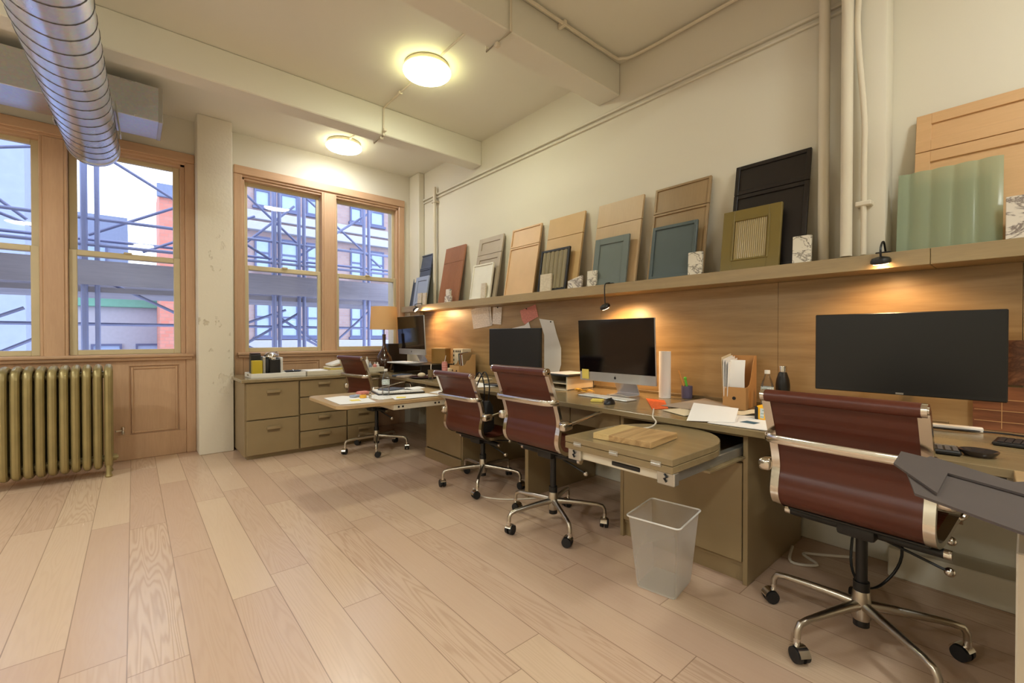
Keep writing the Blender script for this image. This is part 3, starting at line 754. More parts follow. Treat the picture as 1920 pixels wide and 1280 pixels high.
block(2.75, 2.89, .155, M['cmarble'], 'cream stone sample in front of the black-framed glass')
t_ = single('stone_sample', MB().prism([(0, 0), (0, .15), (.02, .15), (.02, 0)], 0, .10), M['dmarble'], 'veined marble offcut with a slanted top right of the black-framed glass', 'stone sample', (2.80, 2.40, SZ+.001), (0, .06, 0))
for v in t_.data.vertices:
    if v.co.z > .05 and v.co.y > .1: v.co.z -= .035
block(2.25, 2.34, .125, M['marble'], 'white marble sample leaning left of the small blue grey door')
block(1.386, 1.48, .15, M['marble'], 'white veined marble sample in front of the small teal door')
block(.777, .866, .15, M['marble'], 'white veined marble sample right of the black door sample')
block(-.20, .069, .18, M['dmarble'], 'large grey veined marble sample right of the green glass', x=2.79)

# ---------------------------------------------------------------- shelf lamps
def shelf_lamp(y, x, z, label, aim, e=1.0, arch=.05, xb=2.80):
    t = thing('gooseneck_lamp', label, 'lamp', (2.86, y, SZ+.001))
    MB().box((-.07, -.03, 0), (.03, .03, .008), .003).build('clamp_plate', M['black'], t)
    h = Vector((x-2.86, 0, z-SZ))
    MB().tube(crs([(0, 0, .006), (-.045, 0, arch*.6), (-.085, 0, arch*.55), (h.x-.005, 0, max(h.z+.06, -.02)), (h.x, 0, h.z+.022)], 6), .0045, 8).build('gooseneck', M['black'], t)
    hd = MB().lathe([(0, .024), (.012, .023), (.034, .016), (.040, .006), (.040, -.006), (.034, -.010), (0, -.010)], n=28)
    o = hd.build('lamp_head', M['black'], t, loc=h, rot=aim)
    MB().lathe([(0, -.0108), (.030, -.0108), (.030, -.0125), (0, -.0125)], n=24).build('lamp_lens', emit_mat('led_lens', (1, .62, .30, 1), 14), o)
    ld = bpy.data.lights.new('led', 'SPOT'); ld.energy = SPOT_E*e; ld.color = (1, .60, .27); ld.spot_size = R(150); ld.spot_blend = .7; ld.shadow_soft_size = .03
    lo = bpy.data.objects.new('led', ld); col.objects.link(lo); lo.parent = o; lo.location = (0, 0, -.02)
shelf_lamp(.47, 2.745, 1.545, 'black gooseneck lamp bent under the shelf beside the column, above the large monitor', (0, R(-16), R(0)), 1.5, .09)
shelf_lamp(2.11, 2.74, 1.41, 'black gooseneck lamp hanging over the middle silver computer', (R(-8), R(-30), 0), 2.6, .01)
shelf_lamp(5.02, 2.70, 1.53, 'black gooseneck lamp over the farthest computer by the window', (R(-30), R(-35), 0), 2.6, .03)

# ================================================================= computers
def imac(loc, rz, label, tilt=-4, note=False):
    t = thing('desktop_computer', label, 'computer', loc, R(rz))
    w_, h_ = .65, .455; zb = .10
    e = Euler((0, R(tilt), 0))
    MB().box((-.004, -w_/2, zb), (.012, w_/2, zb+h_), .004, 2).sphere((.034, 0, zb+h_*.5), .1, (.28, 2.6, 1.9), 20).build('housing', M['alu'], t, rot=e)
    MB().box((-.0062, -w_/2+.001, zb+.068), (-.0035, w_/2-.001, zb+h_-.001), .001).build('display', M['screen'], t, rot=e)
    lg = MB().sphere((-.0045, 0, zb+.034), .0095, (.1, .95, 1), 14).sphere((-.0045, -.001, zb+.047), .003, (.3, .8, 1.2), 8)
    lg.build('logo', M['black'], t, rot=e)
    st = MB().ribbon([(v.x, v.z) for v in crs([(.035, .24), (.085, .14), (.135, .05), (.15, .012), (.12, .004), (.02, .004)], 5)], -.095, .095, .006)
    st.build('stand', M['alu'], t)
    return t
c1 = imac((2.62, 1.92, DT), 0, 'silver all-in-one computer under the middle gooseneck lamp', -3)
MB().box((-.009, .235, .112), (-.0075, .30, .185)).build('sticky_note', M['yellow'], c1, rot=(0, R(-3), 0))
imac((2.52, 4.77, .875), 0, 'silver all-in-one computer on the black riser by the window', -3)
def monitor(loc, rz, w_, h_, label, zc, stand=True, rim=.008):
    t = thing('monitor', label, 'monitor', (loc[0], loc[1], loc[2]+.001), R(rz))
    MB().box((0, -w_/2, zc), (.022, w_/2, zc+h_), .004).box((.02, -w_*.3, zc+h_*.2), (.045, w_*.3, zc+h_*.8), .01).build('bezel', M['black'], t)
    MB().box((-.0015, -w_/2+rim, zc+.018), (.001, w_/2-rim, zc+h_-rim)).build('display', M['matte'], t)
    if stand:
        MB().box((.05, -.03, 0), (.065, .03, zc+h_*.5), .004).box((.03, -.03, zc+h_*.4), (.06, .03, zc+h_*.6), .004).build('stand_post', M['black'], t)
        MB().box((-.08, -.12, 0), (.12, .12, .012), .005).build('stand_foot', M['black'], t)
    else:
        MB().box((.045, -.05, zc+h_*.35), (.06, .05, zc+h_*.65), .004).tube([(.05, 0, zc+h_*.5), (.15, .06, zc+h_*.5), (.262, 0, zc+h_*.5)], .014, 10).build('monitor_arm', M['black'], t)
        MB().box((.262, -.05, zc+h_*.35), (.282, .05, zc+h_*.65), .004).build('arm_base', M['steel'], t)
        MB().box((-.002, -.014, zc+.003), (.0, .014, zc+.011)).build('badge', M['steel'], t)
    return t
monitor((2.63, 3.05, DT), 11, .60, .35, 'thin dark monitor behind the chair with papers pinned above', .155)
monitor((2.71, .392, DT), 0, .672, .385, 'large black monitor on an arm in front of the nearest chair', .155, False, .004)

# ================================================================= things on the desk (near end to far end)
def sheet(name, poly, z, mat, label, cat='paper', th=.0015, curl=0, group=None):
    cx = sum(p[0] for p in poly)/len(poly); cy = sum(p[1] for p in poly)/len(poly)
    m = MB().prism([(x-cx, y-cy) for x, y in poly], 0, th)
    return single(name, m, mat, label, cat, (cx, cy, z), smooth=False, group=group)
D0 = DT+.0015
# computer 1 area
m = MB().box((-.057, -.215, 0), (.057, .215, .006), .002)
t = thing('keyboard', 'white wired keyboard in front of the middle silver computer', 'keyboard', (2.515, 1.925, D0), R(-2))
m.build('keyboard_base', M['alu'], t); m = MB()
for r_ in range(5):
    for k in range(22):
        if r_ and k == 15: continue
        m.box((-.048+r_*.0195, -.208+k*.0189, .006), (-.048+r_*.0195+.017, -.208+k*.0189+.0165, .009))
m.build('keys', M['white'], t)
MB().tube(crs([(.057, .03, .004), (.09, .02, .012), (.10, -.05, .015), (.12, -.09, .006), (.16, -.10, .004)], 5), .002, 6).build('keyboard_cord', M['cord'], t)
def mouse(loc, rz, label):
    t = thing('computer_mouse', label, 'mouse', loc, R(rz))
    m = MB().sphere((0, 0, .0), .05, (1.0, .62, .72), 20)
    for v in m.bm.verts: v.co.z = max(v.co.z, 0)
    m.build('mouse_body', M['black'], t); MB().box((.012, -.004, .030), (.030, .004, .037), .002).build('scroll_wheel', M['rubber'], t)
mouse((2.30, 1.735, D0), 8, 'black mouse beside the white keyboard')
single('sticky_note_pad', MB().box((-.038, -.038, 0), (.038, .038, .012), .001), M['yellow'], 'yellow sticky note pad left of the mouse', 'note pad', (2.335, 1.86, D0), (0, 0, .5))
m = MB()
for k in range(9):
    a = k*.75; x, y = .045*math.cos(a)*(.5+.5*(k % 3)/2), .06*math.sin(a)
    m.box((x-.022, y-.022, .004+.003*(k % 4)), (x+.022, y+.022, .006+.003*(k % 4)), 0, rot=(.25*math.sin(k*2), .3*math.cos(k), k*.9))
tag(m.build('crumpled_notes', M['amber'], loc=(2.60, 2.20, DT+.012)), 'loose crumpled yellow notes under the left corner of the middle computer', 'notes', kind='stuff')
# box tray left of it
t = thing('letter_tray', 'cream storage box with a black lid left of the middle computer', 'tray', (2.60, 2.37, D0))
MB().box((0, .0, 0), (.33, .012, .11), .002).box((0, .25, 0), (.33, .262, .11), .002).box((0, 0, 0), (.33, .262, .008)).box((.318, 0, 0), (.33, .262, .11)).box((0, .012, .05), (.32, .25, .056)).build('tray_body', M['cream'], t)
MB().box((-.015, -.03, .111), (.34, .28, .124), .003).build('tray_lid', M['black'], t)
sheet('paper_sheet', [(2.60, 2.38), (2.90, 2.36), (2.91, 2.62), (2.61, 2.64)], DT+.1285, M['paper'], 'white sheet lying on the black lid of the storage box')
# tube
t = thing('paper_roll', 'tall rolled white paper standing right of the middle computer', 'paper roll', (2.83, 1.66, D0))
m = MB(); prof = [(.038, 0), (.038, .31), (.036, .31), (.036, 0)]
m.lathe([(.040, 0), (.040, .325), (.0385, .325), (.0385, .002), (.030, .002), (.030, .322), (.029, .322), (.029, 0)], n=32); m.build('rolled_sheet', M['paper'], t)
# cup
t = thing('pencil_cup', 'small lavender pencil cup against the backboard', 'cup', (2.93, 1.55, D0))
MB().lathe([(0, 0), (.034, 0), (.036, .008), (.037, .085), (.0345, .085), (.033, .008), (0, .006)], n=24).build('cup_body', M['lavender'], t)
MB().tube([(-.01, -.01, .015), (-.02, .05, .19)], .0035, 6).tube([(.0, .0, .015), (-.01, .045, .15)], .0035, 6).build('pencil', M['pencil'], t)
MB().tube([(.01, -.01, .01), (.012, .012, .10), (.014, .02, .13)], .008, 8).sphere((.014, .02, .135), .011, (1, 1, 1), 10).build('green_marker', M['green'], t)
# papers
sheet('orange_card', [(2.69, 1.72), (2.70, 1.585), (2.41, 1.39), (2.31, 1.435)], D0, M['orange'], 'orange handwritten card right of the white keyboard', 'card', .002)
def curved_sheet(name, x0, x1, y0, y1, z, mat, label, amp, ph=0, rz=0, cat='folder', loc=None):
    n = 16; m = MB(); g = []
    for i in range(n+1):
        row = []
        for j in range(n+1):
            x = x0+(x1-x0)*i/n; y = y0+(y1-y0)*j/n; zz = amp*(math.sin(math.pi*j/n+ph)**2)*math.sin(math.pi*(.25+.5*i/n))
            row.append((m.bm.verts.new((x, y, zz)), m.bm.verts.new((x, y, zz+.0012))))
        g.append(row)
    f = m.bm.faces.new
    for i in range(n):
        for j in range(n):
            a, b, c, d = g[i][j], g[i+1][j], g[i+1][j+1], g[i][j+1]
            f((a[1], b[1], c[1], d[1])); f((a[0], d[0], c[0], b[0]))
    for i in range(n):
        f((g[i][0][0], g[i+1][0][0], g[i+1][0][1], g[i][0][1])); f((g[i][n][0], g[i][n][1], g[i+1][n][1], g[i+1][n][0]))
        f((g[0][i][0], g[0][i][1], g[0][i+1][1], g[0][i+1][0])); f((g[n][i][0], g[n][i+1][0], g[n][i+1][1], g[n][i][1]))
    return single(name, m, mat, label, cat, (loc[0], loc[1], z), (0, 0, rz))
def draped(name, c4, mat, label, cat, amp=0.0, th=.0015):
    """sheet through four corners (x, y, z) with a soft swell"""
    c4 = [Vector(c) for c in c4]; o = sum(c4, Vector())/4; n = 12; m = MB(); g = []
    for i in range(n+1):
        row = []
        for j in range(n+1):
            u, v = i/n, j/n; p = c4[0]*(1-u)*(1-v)+c4[1]*u*(1-v)+c4[2]*u*v+c4[3]*(1-u)*v-o
            p.z += amp*math.sin(math.pi*u)*math.sin(math.pi*v)
            row.append((m.bm.verts.new(p), m.bm.verts.new(p+Vector((0, 0, th)))))
        g.append(row)
    f = m.bm.faces.new
    for i in range(n):
        for j in range(n):
            a, b, c, d = g[i][j], g[i+1][j], g[i+1][j+1], g[i][j+1]; f((a[1], b[1], c[1], d[1])); f((a[0], d[0], c[0], b[0]))
        f((g[i][0][0], g[i+1][0][0], g[i+1][0][1], g[i][0][1])); f((g[i][n][0], g[i][n][1], g[i+1][n][1], g[i+1][n][0]))
        f((g[0][i][0], g[0][i][1], g[0][i+1][1], g[0][i+1][0])); f((g[n][i][0], g[n][i+1][0], g[n][i+1][1], g[n][i][1]))
    return single(name, m, mat, label, cat, tuple(o))
draped('paper_folder', [(2.46, 1.47, .760), (2.43, 1.18, .764), (2.72, 1.14, .768), (2.84, 1.38, .780)], M['grayp'], 'grey-brown paper folder bulging beside the pencil cup', 'folder', .022)
draped('envelope', [(2.33, 1.385, .758), (2.24, 1.20, .758), (2.42, 1.16, .758), (2.48, 1.34, .758)], M['cream'], 'small cream envelope at the worktop edge under the white sheet', 'envelope', .004)
draped('paper_sheet', [(2.115, 1.12, .760), (2.235, .935, .762), (2.46, 1.01, .798), (2.46, 1.26, .800)], M['paper'], 'large blank white sheet on top of the folder near the worktop edge', 'paper', .004)
sheet('paper_sheet', [(2.15, 1.03), (2.17, .77), (2.50, .80), (2.62, 1.08)], D0+.001, M['paper'], 'white sheet with a small blue mark left of the nearest chair', th=.003)
sheet('blue_card', [(2.28, .93), (2.27, .86), (2.33, .855), (2.34, .92)], D0+.0045, plain('blue_ink_card', C(60, 96, 116), .6), 'small blue label on the white sheet', 'label', .0005)
curved_sheet('note_pad', -.07, .07, -.07, .07, D0+.005, M['cream'], 'curled cream note paper beside the tape measure', .02, .5, .4, 'paper', loc=(2.56, .99))
# magazine file with papers
t = thing('magazine_file', 'kraft magazine file filled with white papers right of the folder', 'magazine file', (2.69, 1.065, D0), R(8))
def mfile(t, L=.25, W_=.125, lo=.13, hi=.31, mat=M['kraft']):
    prof = [(0, 0), (L, 0), (L, hi), (L-.05, hi), (L-.09, hi-.06), (L-.13, lo+.05), (.09, lo+.012), (.05, lo), (0, lo)]
    for y in (0, W_-.003):
        m = MB(); a = [m.bm.verts.new((x, y, z)) for x, z in prof]; b = [m.bm.verts.new((x, y+.003, z)) for x, z in prof]
        m.bm.faces.new(a); m.bm.faces.new(b[::-1])
        for k in range(len(prof)): m.bm.faces.new((a[k], b[k], b[(k+1) % len(prof)], a[(k+1) % len(prof)]))
        m.build('side_panel', mat, t, smooth=False)
    MB().box((0, .003, 0), (.003, W_-.003, lo)).build('front_panel', mat, t)
    MB().box((L-.003, .003, 0), (L, W_-.003, hi)).box((.003, .003, 0), (L-.003, W_-.003, .003)).build('back_panel', mat, t)
    MB().cyl((-.0008, W_/2, lo*.5), (.0, W_/2, lo*.5), .010, n=18).build('finger_hole', M['black'], t)
mfile(t)
t2 = thing('paper_stack', 'curved white sheets standing in the kraft magazine file', 'papers', (2.69, 1.07, D0+.004), R(8))
for k, (y, h, d) in enumerate(((.096, .275, .0), (.105, .285, .005), (.112, .29, -.0), (.118, .30, .01))):
    MB().box((.006+d, y, 0), (.19+d, y+.004, h), .001, rot=(.05-.02*k, -.10, 0), piv=(.0, y, 0)).build('sheet', M['paper'] if k != 3 else M['cream'], t2)
MB().ribbon([(v.x, v.z) for v in crs([(.03, .0), (.016, .1), (.012, .2), (.03, .285)], 5)], .005, .088, .003).build('sheet', M['paper'], t2)
def bottle(loc, label, h=.21, r=.032, name='water_bottle', cap=M['white']):
    t = thing(name, label, 'bottle', loc); k = h/.21
    pr = [(0, .002), (r*.8, 0), (r, .008), (r, .03), (r*.94, .036), (r, .042), (r, .07), (r*.95, .075), (r, .08), (r, .13), (r*.85, .150), (r*.55, .175), (.0125, .188), (.0125, .197), (.011, .197)]
    MB().lathe([(a, b*k) for a, b in pr], n=28).build('bottle_body', M['pet'], t)
    MB().lathe([(r+.0006, .088*k), (r+.0006, .128*k)], n=28).build('bottle_label', M['label'], t)
    MB().lathe([(0, .212*k), (.0135, .212*k), (.0145, .208*k), (.0145, .194*k), (0, .194*k)], n=20).build('cap', cap, t)
bottle((2.73, .965, D0), 'clear plastic water bottle behind the tape measure', .235)
t = thing('steel_flask', 'black flask with a steel cap against the backboard', 'flask', (2.85, .925, D0))
MB().lathe([(0, 0), (.034, 0), (.0365, .006), (.0365, .15), (.033, .18), (.022, .215), (.0195, .222), (0, .222)], n=32).build('flask_body', M['black'], t)
MB().lathe([(0, .258), (.019, .258), (.0205, .254), (.0205, .223), (0, .223)], n=28).build('flask_cap', M['chrome'], t)
t = thing('tape_measure', 'yellow and black tape measure on the worktop left of the nearest chair', 'tape measure', (2.46, .885, D0), R(0))
MB().box((-.038, -.022, 0), (.038, .026, .075), .012, 3).build('tape_case', M['toolyellow'], t)
MB().box((-.041, .010, -.0), (.035, .032, .070), .010, 3).build('rubber_grip', M['black'], t)
MB().box((-.0395, -.014, .012), (-.0375, .004, .062), .001).build('tape_label', M['label'], t)
# near end of the desk
t = thing('calculator', 'black desk calculator right of the nearest chair back', 'calculator', (2.28, .205, D0), R(8))
MB().box((-.06, -.045, 0), (.06, .045, .016), .005).build('calculator_body', M['black'], t)
m = MB()
for i in range(4):
    for j in range(4): m.box((-.05+i*.021, -.038+j*.02, .016), (-.05+i*.021+.015, -.038+j*.02+.015, .019), .001)
m.build('keypad', plain('grey_keys', C(84, 76, 72), .5), t)
MB().box((.036, -.036, .0165), (.054, .036, .018)).build('readout', M['steel'], t)
t = thing('glass_dish', 'small dark glossy oval dish right of the calculator', 'dish', (2.295, .115, D0))
MB().lathe([(0, .004), (.02, .002), (.038, .0), (.05, .014), (.052, .020), (.045, .018), (.032, .009), (0, .007)], n=28).build('dish_bowl', plain('smoky_glaze', C(70, 62, 58), .08, .4), t)
t = thing('keyboard', 'dark keyboard at the right edge in front of the large monitor', 'keyboard', (2.62, -.13, D0), R(-4))
MB().box((-.07, -.22, 0), (.07, .22, .014), .004).build('keyboard_base', M['black'], t)
m = MB()
for r_ in range(5):
    for k in range(20): m.box((-.060+r_*.0235, -.21+k*.021, .014), (-.060+r_*.0235+.02, -.21+k*.021+.018, .018), .001)
m.build('keys', plain('dark_keys', C(48, 42, 40), .5), t)
single('cable_cover', MB().box((-.02, -.09, 0), (.02, .09, .02), .003), M['white'], 'white plastic strip under the large monitor', 'cable cover', (2.86, .22, D0), (0, 0, .1))
single('photo_print', MB().box((0, 0, 0), (.004, .34, .20)), M['redwood'], 'brown printed picture of drawers standing below the large monitor at the right edge', 'picture', (2.975, -.17, D0), smooth=False)
t = bpy.context.scene.objects['photo_print']
m = MB()
for k in range(3): m.box((-.001, .16, .04+k*.05), (.0, .335, .042+k*.05))
for y in (.16, .248): m.box((-.001, y, .01), (0, y+.002, .17))
m.build('printed_lines', M['kraftl'], t)
single('photo_print', MB().box((0, 0, 0), (.004, .32, .20)), marble_mat('brown_swirl_print', C(120, 78, 50), C(70, 40, 24), 9, .2), 'dark swirly brown print behind the right edge of the large monitor', 'picture', (2.985, -.19, D0+.21), smooth=False)
# felt pieces lying on the return
for i, (pts, z, lab) in enumerate((([(1.10, -.30), (1.10, .004), (1.21, .15), (1.45, .20), (1.62, .17), (1.47, .02), (1.60, -.08), (1.60, -.30)], .857, 'wide charcoal felt sheet overhanging the pale desk return'),
        ([(1.22, .118), (1.431, .217), (1.594, .226), (1.52, .10), (1.40, -.02), (1.34, .0), (1.42, .12)], .8635, 'pointed charcoal felt strip lying over the wide felt sheet'))):
    sheet('felt_sheet', pts, z, M['felt'], lab, 'felt sheet', .005)
t = thing('power_strip', 'white power outlet box under the worktop behind the nearest chair', 'outlet', (2.80, .33, .56))
MB().box((0, -.09, 0), (.21, .09, .055), .005).build('outlet_box', M['white'], t)
MB().box((-.002, -.07, .012), (.001, .02, .045), .002).build('socket_recess', M['black'], t)
single('outlet_box', MB().box((0, -.05, 0), (.2, .05, .08), .004), M['black'], 'black power box under the worktop near the return', 'outlet', (2.80, .11, .55))
def cable(pts, r, mat, label, k=6): 
    o = Vector(pts[0]); return single('cable', MB().tube(crs([tuple(Vector(p)-o) for p in pts], k), r, 8), mat, label, 'cable', tuple(o))
cable([(2.88, .60, .018), (2.80, .72, .012), (2.72, .78, .02), (2.66, .70, .012), (2.60, .80, .01), (2.75, .84, .03)], .007, M['cord'], 'white cable coiled on the floor behind the nearest chair')
cable([(2.82, .35, .565), (2.74, .40, .40), (2.72, .38, .16), (2.68, .44, .02), (2.60, .50, .008), (2.66, .56, .10), (2.80, .55, .40), (2.95, .5, .72)], .006, M['black'], 'black cable looping down under the worktop behind the nearest chair')
cable([(2.89, .62, .0075+DT), (2.82, .30, .0075+DT), (2.86, .05, .0075+DT), (2.75, -.2, .0075+DT)], .004, M['black'], 'black cable on the worktop under the large monitor')
cable([(2.30, 1.42, DT+.008), (2.20, 1.36, DT+.012), (2.13, 1.32, DT-.005), (2.08, 1.27, .735), (1.98, 1.24, .727), (1.88, 1.27, .725)], .004, M['cord'], 'white cord running from the worktop to the folded leaf')
cable([(2.28, 2.30, .006), (2.05, 2.45, .006), (1.95, 2.62, .006), (2.0, 2.8, .006)], .005, M['cord'], 'pale cable on the floor between the two middle chairs')

# wood block sample on the folded leaf
t = thing('wood_block', 'rectangular two-tone wood board sample lying on the folded leaf', 'wood sample', (1.735, 1.17, .7195), R(6))
MB().box((-.13, -.145, 0), (.13, .055, .026), .001).build('oak_half', M['walnut'], t)
MB().box((-.13, .055, 0), (.13, .135, .026), .001).build('pale_half', M['paleblock'], t)
# waste bin
t = thing('waste_bin', 'empty frosted clear plastic waste bin on the floor under the folded leaf', 'waste bin', (1.925, 1.13, 0), R(9))
def rrect(hx, hy, r, n=5):
    p = []
    for cx, cy, a0 in ((hx-r, hy-r, 0), (-hx+r, hy-r, 90), (-hx+r, -hy+r, 180), (hx-r, -hy+r, 270)):
        for k in range(n+1): a = R(a0+90*k/n); p.append((cx+r*math.cos(a), cy+r*math.sin(a)))
    return p
m = MB(); L = [(.108, .092, .004), (.110, .094, .012), (.144, .120, .338), (.148, .124, .343), (.148, .124, .337), (.144, .120, .333), (.141, .117, .330), (.107, .091, .010)]
rg = [[m.bm.verts.new((x, y, z)) for x, y in rrect(hx, hy, .018)] for hx, hy, z in L]
for A, B_ in zip(rg, rg[1:]):
    for k in range(len(A)): m.bm.faces.new((A[k], A[(k+1) % len(A)], B_[(k+1) % len(A)], B_[k]))
m.build('bin_wall', M['frost'], t, ang=60)
MB().prism(rrect(.107, .091, .018), .002, .010).build('bin_bottom', frosted_mat('frosted_base', C(240, 236, 228), .7), t)
m = MB(); rp = rrect(.149, .125, .02)
m.tube([(x, y, .341) for x, y in rp], .004, 8, closed=True); m.build('bin_rim', M['white'], t)

# black bag on chair 2
t = thing('tote_bag', 'black tote bag with long handles standing on the second chair', 'bag', (2.04, 2.78, .45), R(12))
m = MB(); L = [(.06, .09, 0), (.068, .11, .03), (.07, .115, .12), (.05, .11, .20), (.03, .10, .24)]
rg = [[m.bm.verts.new((x+.01*math.sin(i*2.1+k), y, z)) for k, (x, y) in enumerate(rrect(hx, hy, .03, 3))] for i, (hx, hy, z) in enumerate(L)]
for A, B_ in zip(rg, rg[1:]):
    for k in range(len(A)): m.bm.faces.new((A[k], A[(k+1) % len(A)], B_[(k+1) % len(A)], B_[k]))
m.bm.faces.new(rg[0][::-1]); m.bm.faces.new(rg[-1]); m.build('bag_body', M['rubber'], t)
for s_ in (-1, 1): MB().tube(crs([(s_*.025, .06, .22), (s_*.03, .05, .34), (s_*.03, -.03, .46), (s_*.03, -.08, .36), (s_*.025, -.07, .22)], 6), .005, 8).build('bag_handle', M['black'], t)

# ---------------------------------------------------------------- middle / far desk clutter
t = thing('magazine_file', 'kraft magazine file at the far desk, left one of the pair', 'magazine file', (2.70, 4.13, D0), R(5)); mfile(t, .24, .085, .11, .23, M['kraftl'])
t = thing('magazine_file', 'kraft magazine file at the far desk, right one of the pair', 'magazine file', (2.69, 4.035, D0), R(5)); mfile(t, .24, .085, .11, .23, M['kraftl'])
t = thing('sample_stack', 'brown sample boards standing in the pair of magazine files', 'sample boards', (2.78, 4.05, D0+.004), R(5))
for k in range(5): MB().box((.0, .006+k*.018, 0), (.14, .014+k*.018, .24-.015*(k % 2)), .001, rot=(0, -.12, 0), piv=(0, 0, 0)).build('sample_board', (M['sbrown'], M['paper'], M['redwood'], M['staupe'], M['sdb'])[k], t)
t = thing('desk_organizer', 'pale wooden organizer with square holes behind the magazine files', 'organizer', (2.85, 4.20, D0))
MB().box((0, 0, 0), (.12, .20, .29), .003).build('organizer_body', M['cream'], t)
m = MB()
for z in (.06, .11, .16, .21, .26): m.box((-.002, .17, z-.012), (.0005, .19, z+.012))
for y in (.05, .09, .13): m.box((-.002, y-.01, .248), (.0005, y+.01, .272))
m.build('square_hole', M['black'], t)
for k in range(3): single('small_box', MB().box((0, 0, 0), (.09, .042, .075), .003), M['cream'], 'small cream box in a row of three left of the magazine files', 'box', (2.66, 4.185+k*.046, D0), group='small cream boxes by the magazine files')
t = thing('desk_riser', 'black two-level riser under the farthest computer', 'riser', (2.36, 4.33, D0))
MB().box((0, 0, .105), (.45, .76, .118), .003).build('platform', M['black'], t)
for y in (.03, .70): MB().box((.05, y, 0), (.42, y+.02, .105), .002).build('riser_leg', M['black'], t)
single('paper_stack', MB().box((0, 0, 0), (.24, .38, .012), .001, rot=(0, 0, .2)), M['paper'], 'stack of white papers in front of the farthest computer', 'papers', (2.33, 4.62, DT+.122), smooth=False)
t = thing('storage_box', 'gold-brown square box right of the farthest computer', 'box', (2.74, 4.48, DT+.121), R(35))
MB().box((-.085, -.085, 0), (.085, .085, .165), .002).build('box_body', M['goldbox'], t)
MB().box((-.088, -.088, .166), (.088, .088, .180), .002).build('box_lid', M['kraftl'], t)
t = thing('drink_can', 'pink patterned drink cup with a straw in front of the gold-brown box', 'drink', (2.50, 4.02, D0))
MB().lathe([(0, 0), (.026, 0), (.028, .01), (.031, .14), (.024, .165), (0, .165)], n=20).build('cup_body', paper_mat('pink_print', C(214, 150, 140), C(160, 60, 60), 2, 40), t)
MB().tube([(0, 0, .16), (.01, -.01, .23)], .003, 6).build('straw', M['white'], t)
t = thing('mesh_cup', 'small glass cup with a dark mesh sleeve at the worktop edge', 'cup', (2.24, 3.86, D0))
MB().lathe([(0, 0), (.026, 0), (.026, .04), (.024, .04), (.024, .004), (0, .004)], n=20).build('cup_glass', M['pet'], t)
MB().lathe([(.0265, .03), (.030, .10), (.028, .10), (.0245, .03)], n=20).build('mesh_sleeve', M['lacqd'], t)
single('speaker_box', MB().box((0, 0, 0), (.27, .14, .34), .006), M['black'], 'black box behind the farthest computer', 'box', (2.48, 5.34, D0))
t = thing('table_lamp', 'table lamp with amber drum shade and brown bottle base by the window', 'table lamp', (2.37, 5.22, D0))
MB().lathe([(0, 0), (.062, 0), (.075, .01), (.096, .06), (.104, .12), (.092, .18), (.050, .24), (.024, .29), (.019, .34), (.021, .43), (.022, .46), (0, .46)], n=36).build('lamp_base', M['ceramic'], t)
MB().cyl((0, 0, .455), (0, 0, .60), .006, n=8).build('lamp_stem', M['black'], t)
MB().lathe([(.170, .52), (.155, .80), (.152, .80), (.167, .52)], n=48).build('lamp_shade', M['shade'], t)
m = MB()
for a in (0, 2.09, 4.19): m.tube([(0, 0, .60), (.153*math.cos(a), .153*math.sin(a), .78)], .002, 5)
m.sphere((0, 0, .62), .03, (1, 1, 1.2), 14); m.build('bulb_holder', M['white'], t)
t = thing('dark_tray', 'dark oval tray with a white stone at the far desk', 'tray', (2.34, 4.27, D0))
t.location = (2.30, 4.10, D0)
MB().lathe([(0, .002), (.11, .002), (.15, .016), (.145, .018), (.10, .006), (0, .006)], n=36).build('tray_body', plain('dark_red_tray', C(60, 30, 30), .3), t)
single('white_stone', MB().sphere((0, 0, .025), .035, (1.2, 1, .7), 16), M['cream'], 'rounded white stone on the dark tray', 'stone', (2.27, 4.10, D0+.007))
for k, c in enumerate(((2.22, 4.30), (2.24, 4.42))): single('magazine', MB().box((-.10, -.07, 0), (.10, .07, .016), .002), (M['grayp'], M['sblue'])[k], ('grey magazine on the far desk left of the riser', 'blue magazine on the far desk behind the grey magazine')[k], 'magazine', (c[0], c[1]+.05*k, D0), (0, 0, .2+k*.4))
cable([(2.50, 4.30, DT+.125), (2.44, 4.20, DT+.10), (2.42, 4.18, DT+.03), (2.35, 4.25, DT+.006)], .004, M['cord'], 'white cable hanging from the riser beside the gold-brown box')
single('pink_folder', MB().box((-.12, -.09, 0), (.12, .09, .008), .002), M['pink'], 'pink folder on the worktop behind the second chair', 'folder', (2.48, 3.76, D0), (0, 0, .1))
sheet('paper_sheet', [(2.20, 3.02), (2.42, 2.98), (2.46, 3.50), (2.24, 3.55)], D0, M['paper'], 'white sheet on the worktop between the second and third chair')
single('notebook', MB().box((-.10, -.14, 0), (.10, .14, .014), .002), M['cream'], 'cream notebook on the worktop right of the pink folder', 'notebook', (2.60, 3.60, D0), (0, 0, .1))
single('keyboard', MB().box((-.06, -.21, 0), (.06, .21, .014), .004), M['black'], 'black keyboard in front of the thin dark monitor', 'keyboard', (2.44, 2.92, D0+.002), (0, 0, .19))
t = thing('small_jar', 'small grey candle jar near the thin dark monitor', 'jar', (2.76, 3.72, D0))
MB().lathe([(0, 0), (.025, 0), (.027, .05), (.024, .05), (.022, .008), (0, .006)], n=20).build('jar_body', M['staupe'], t)

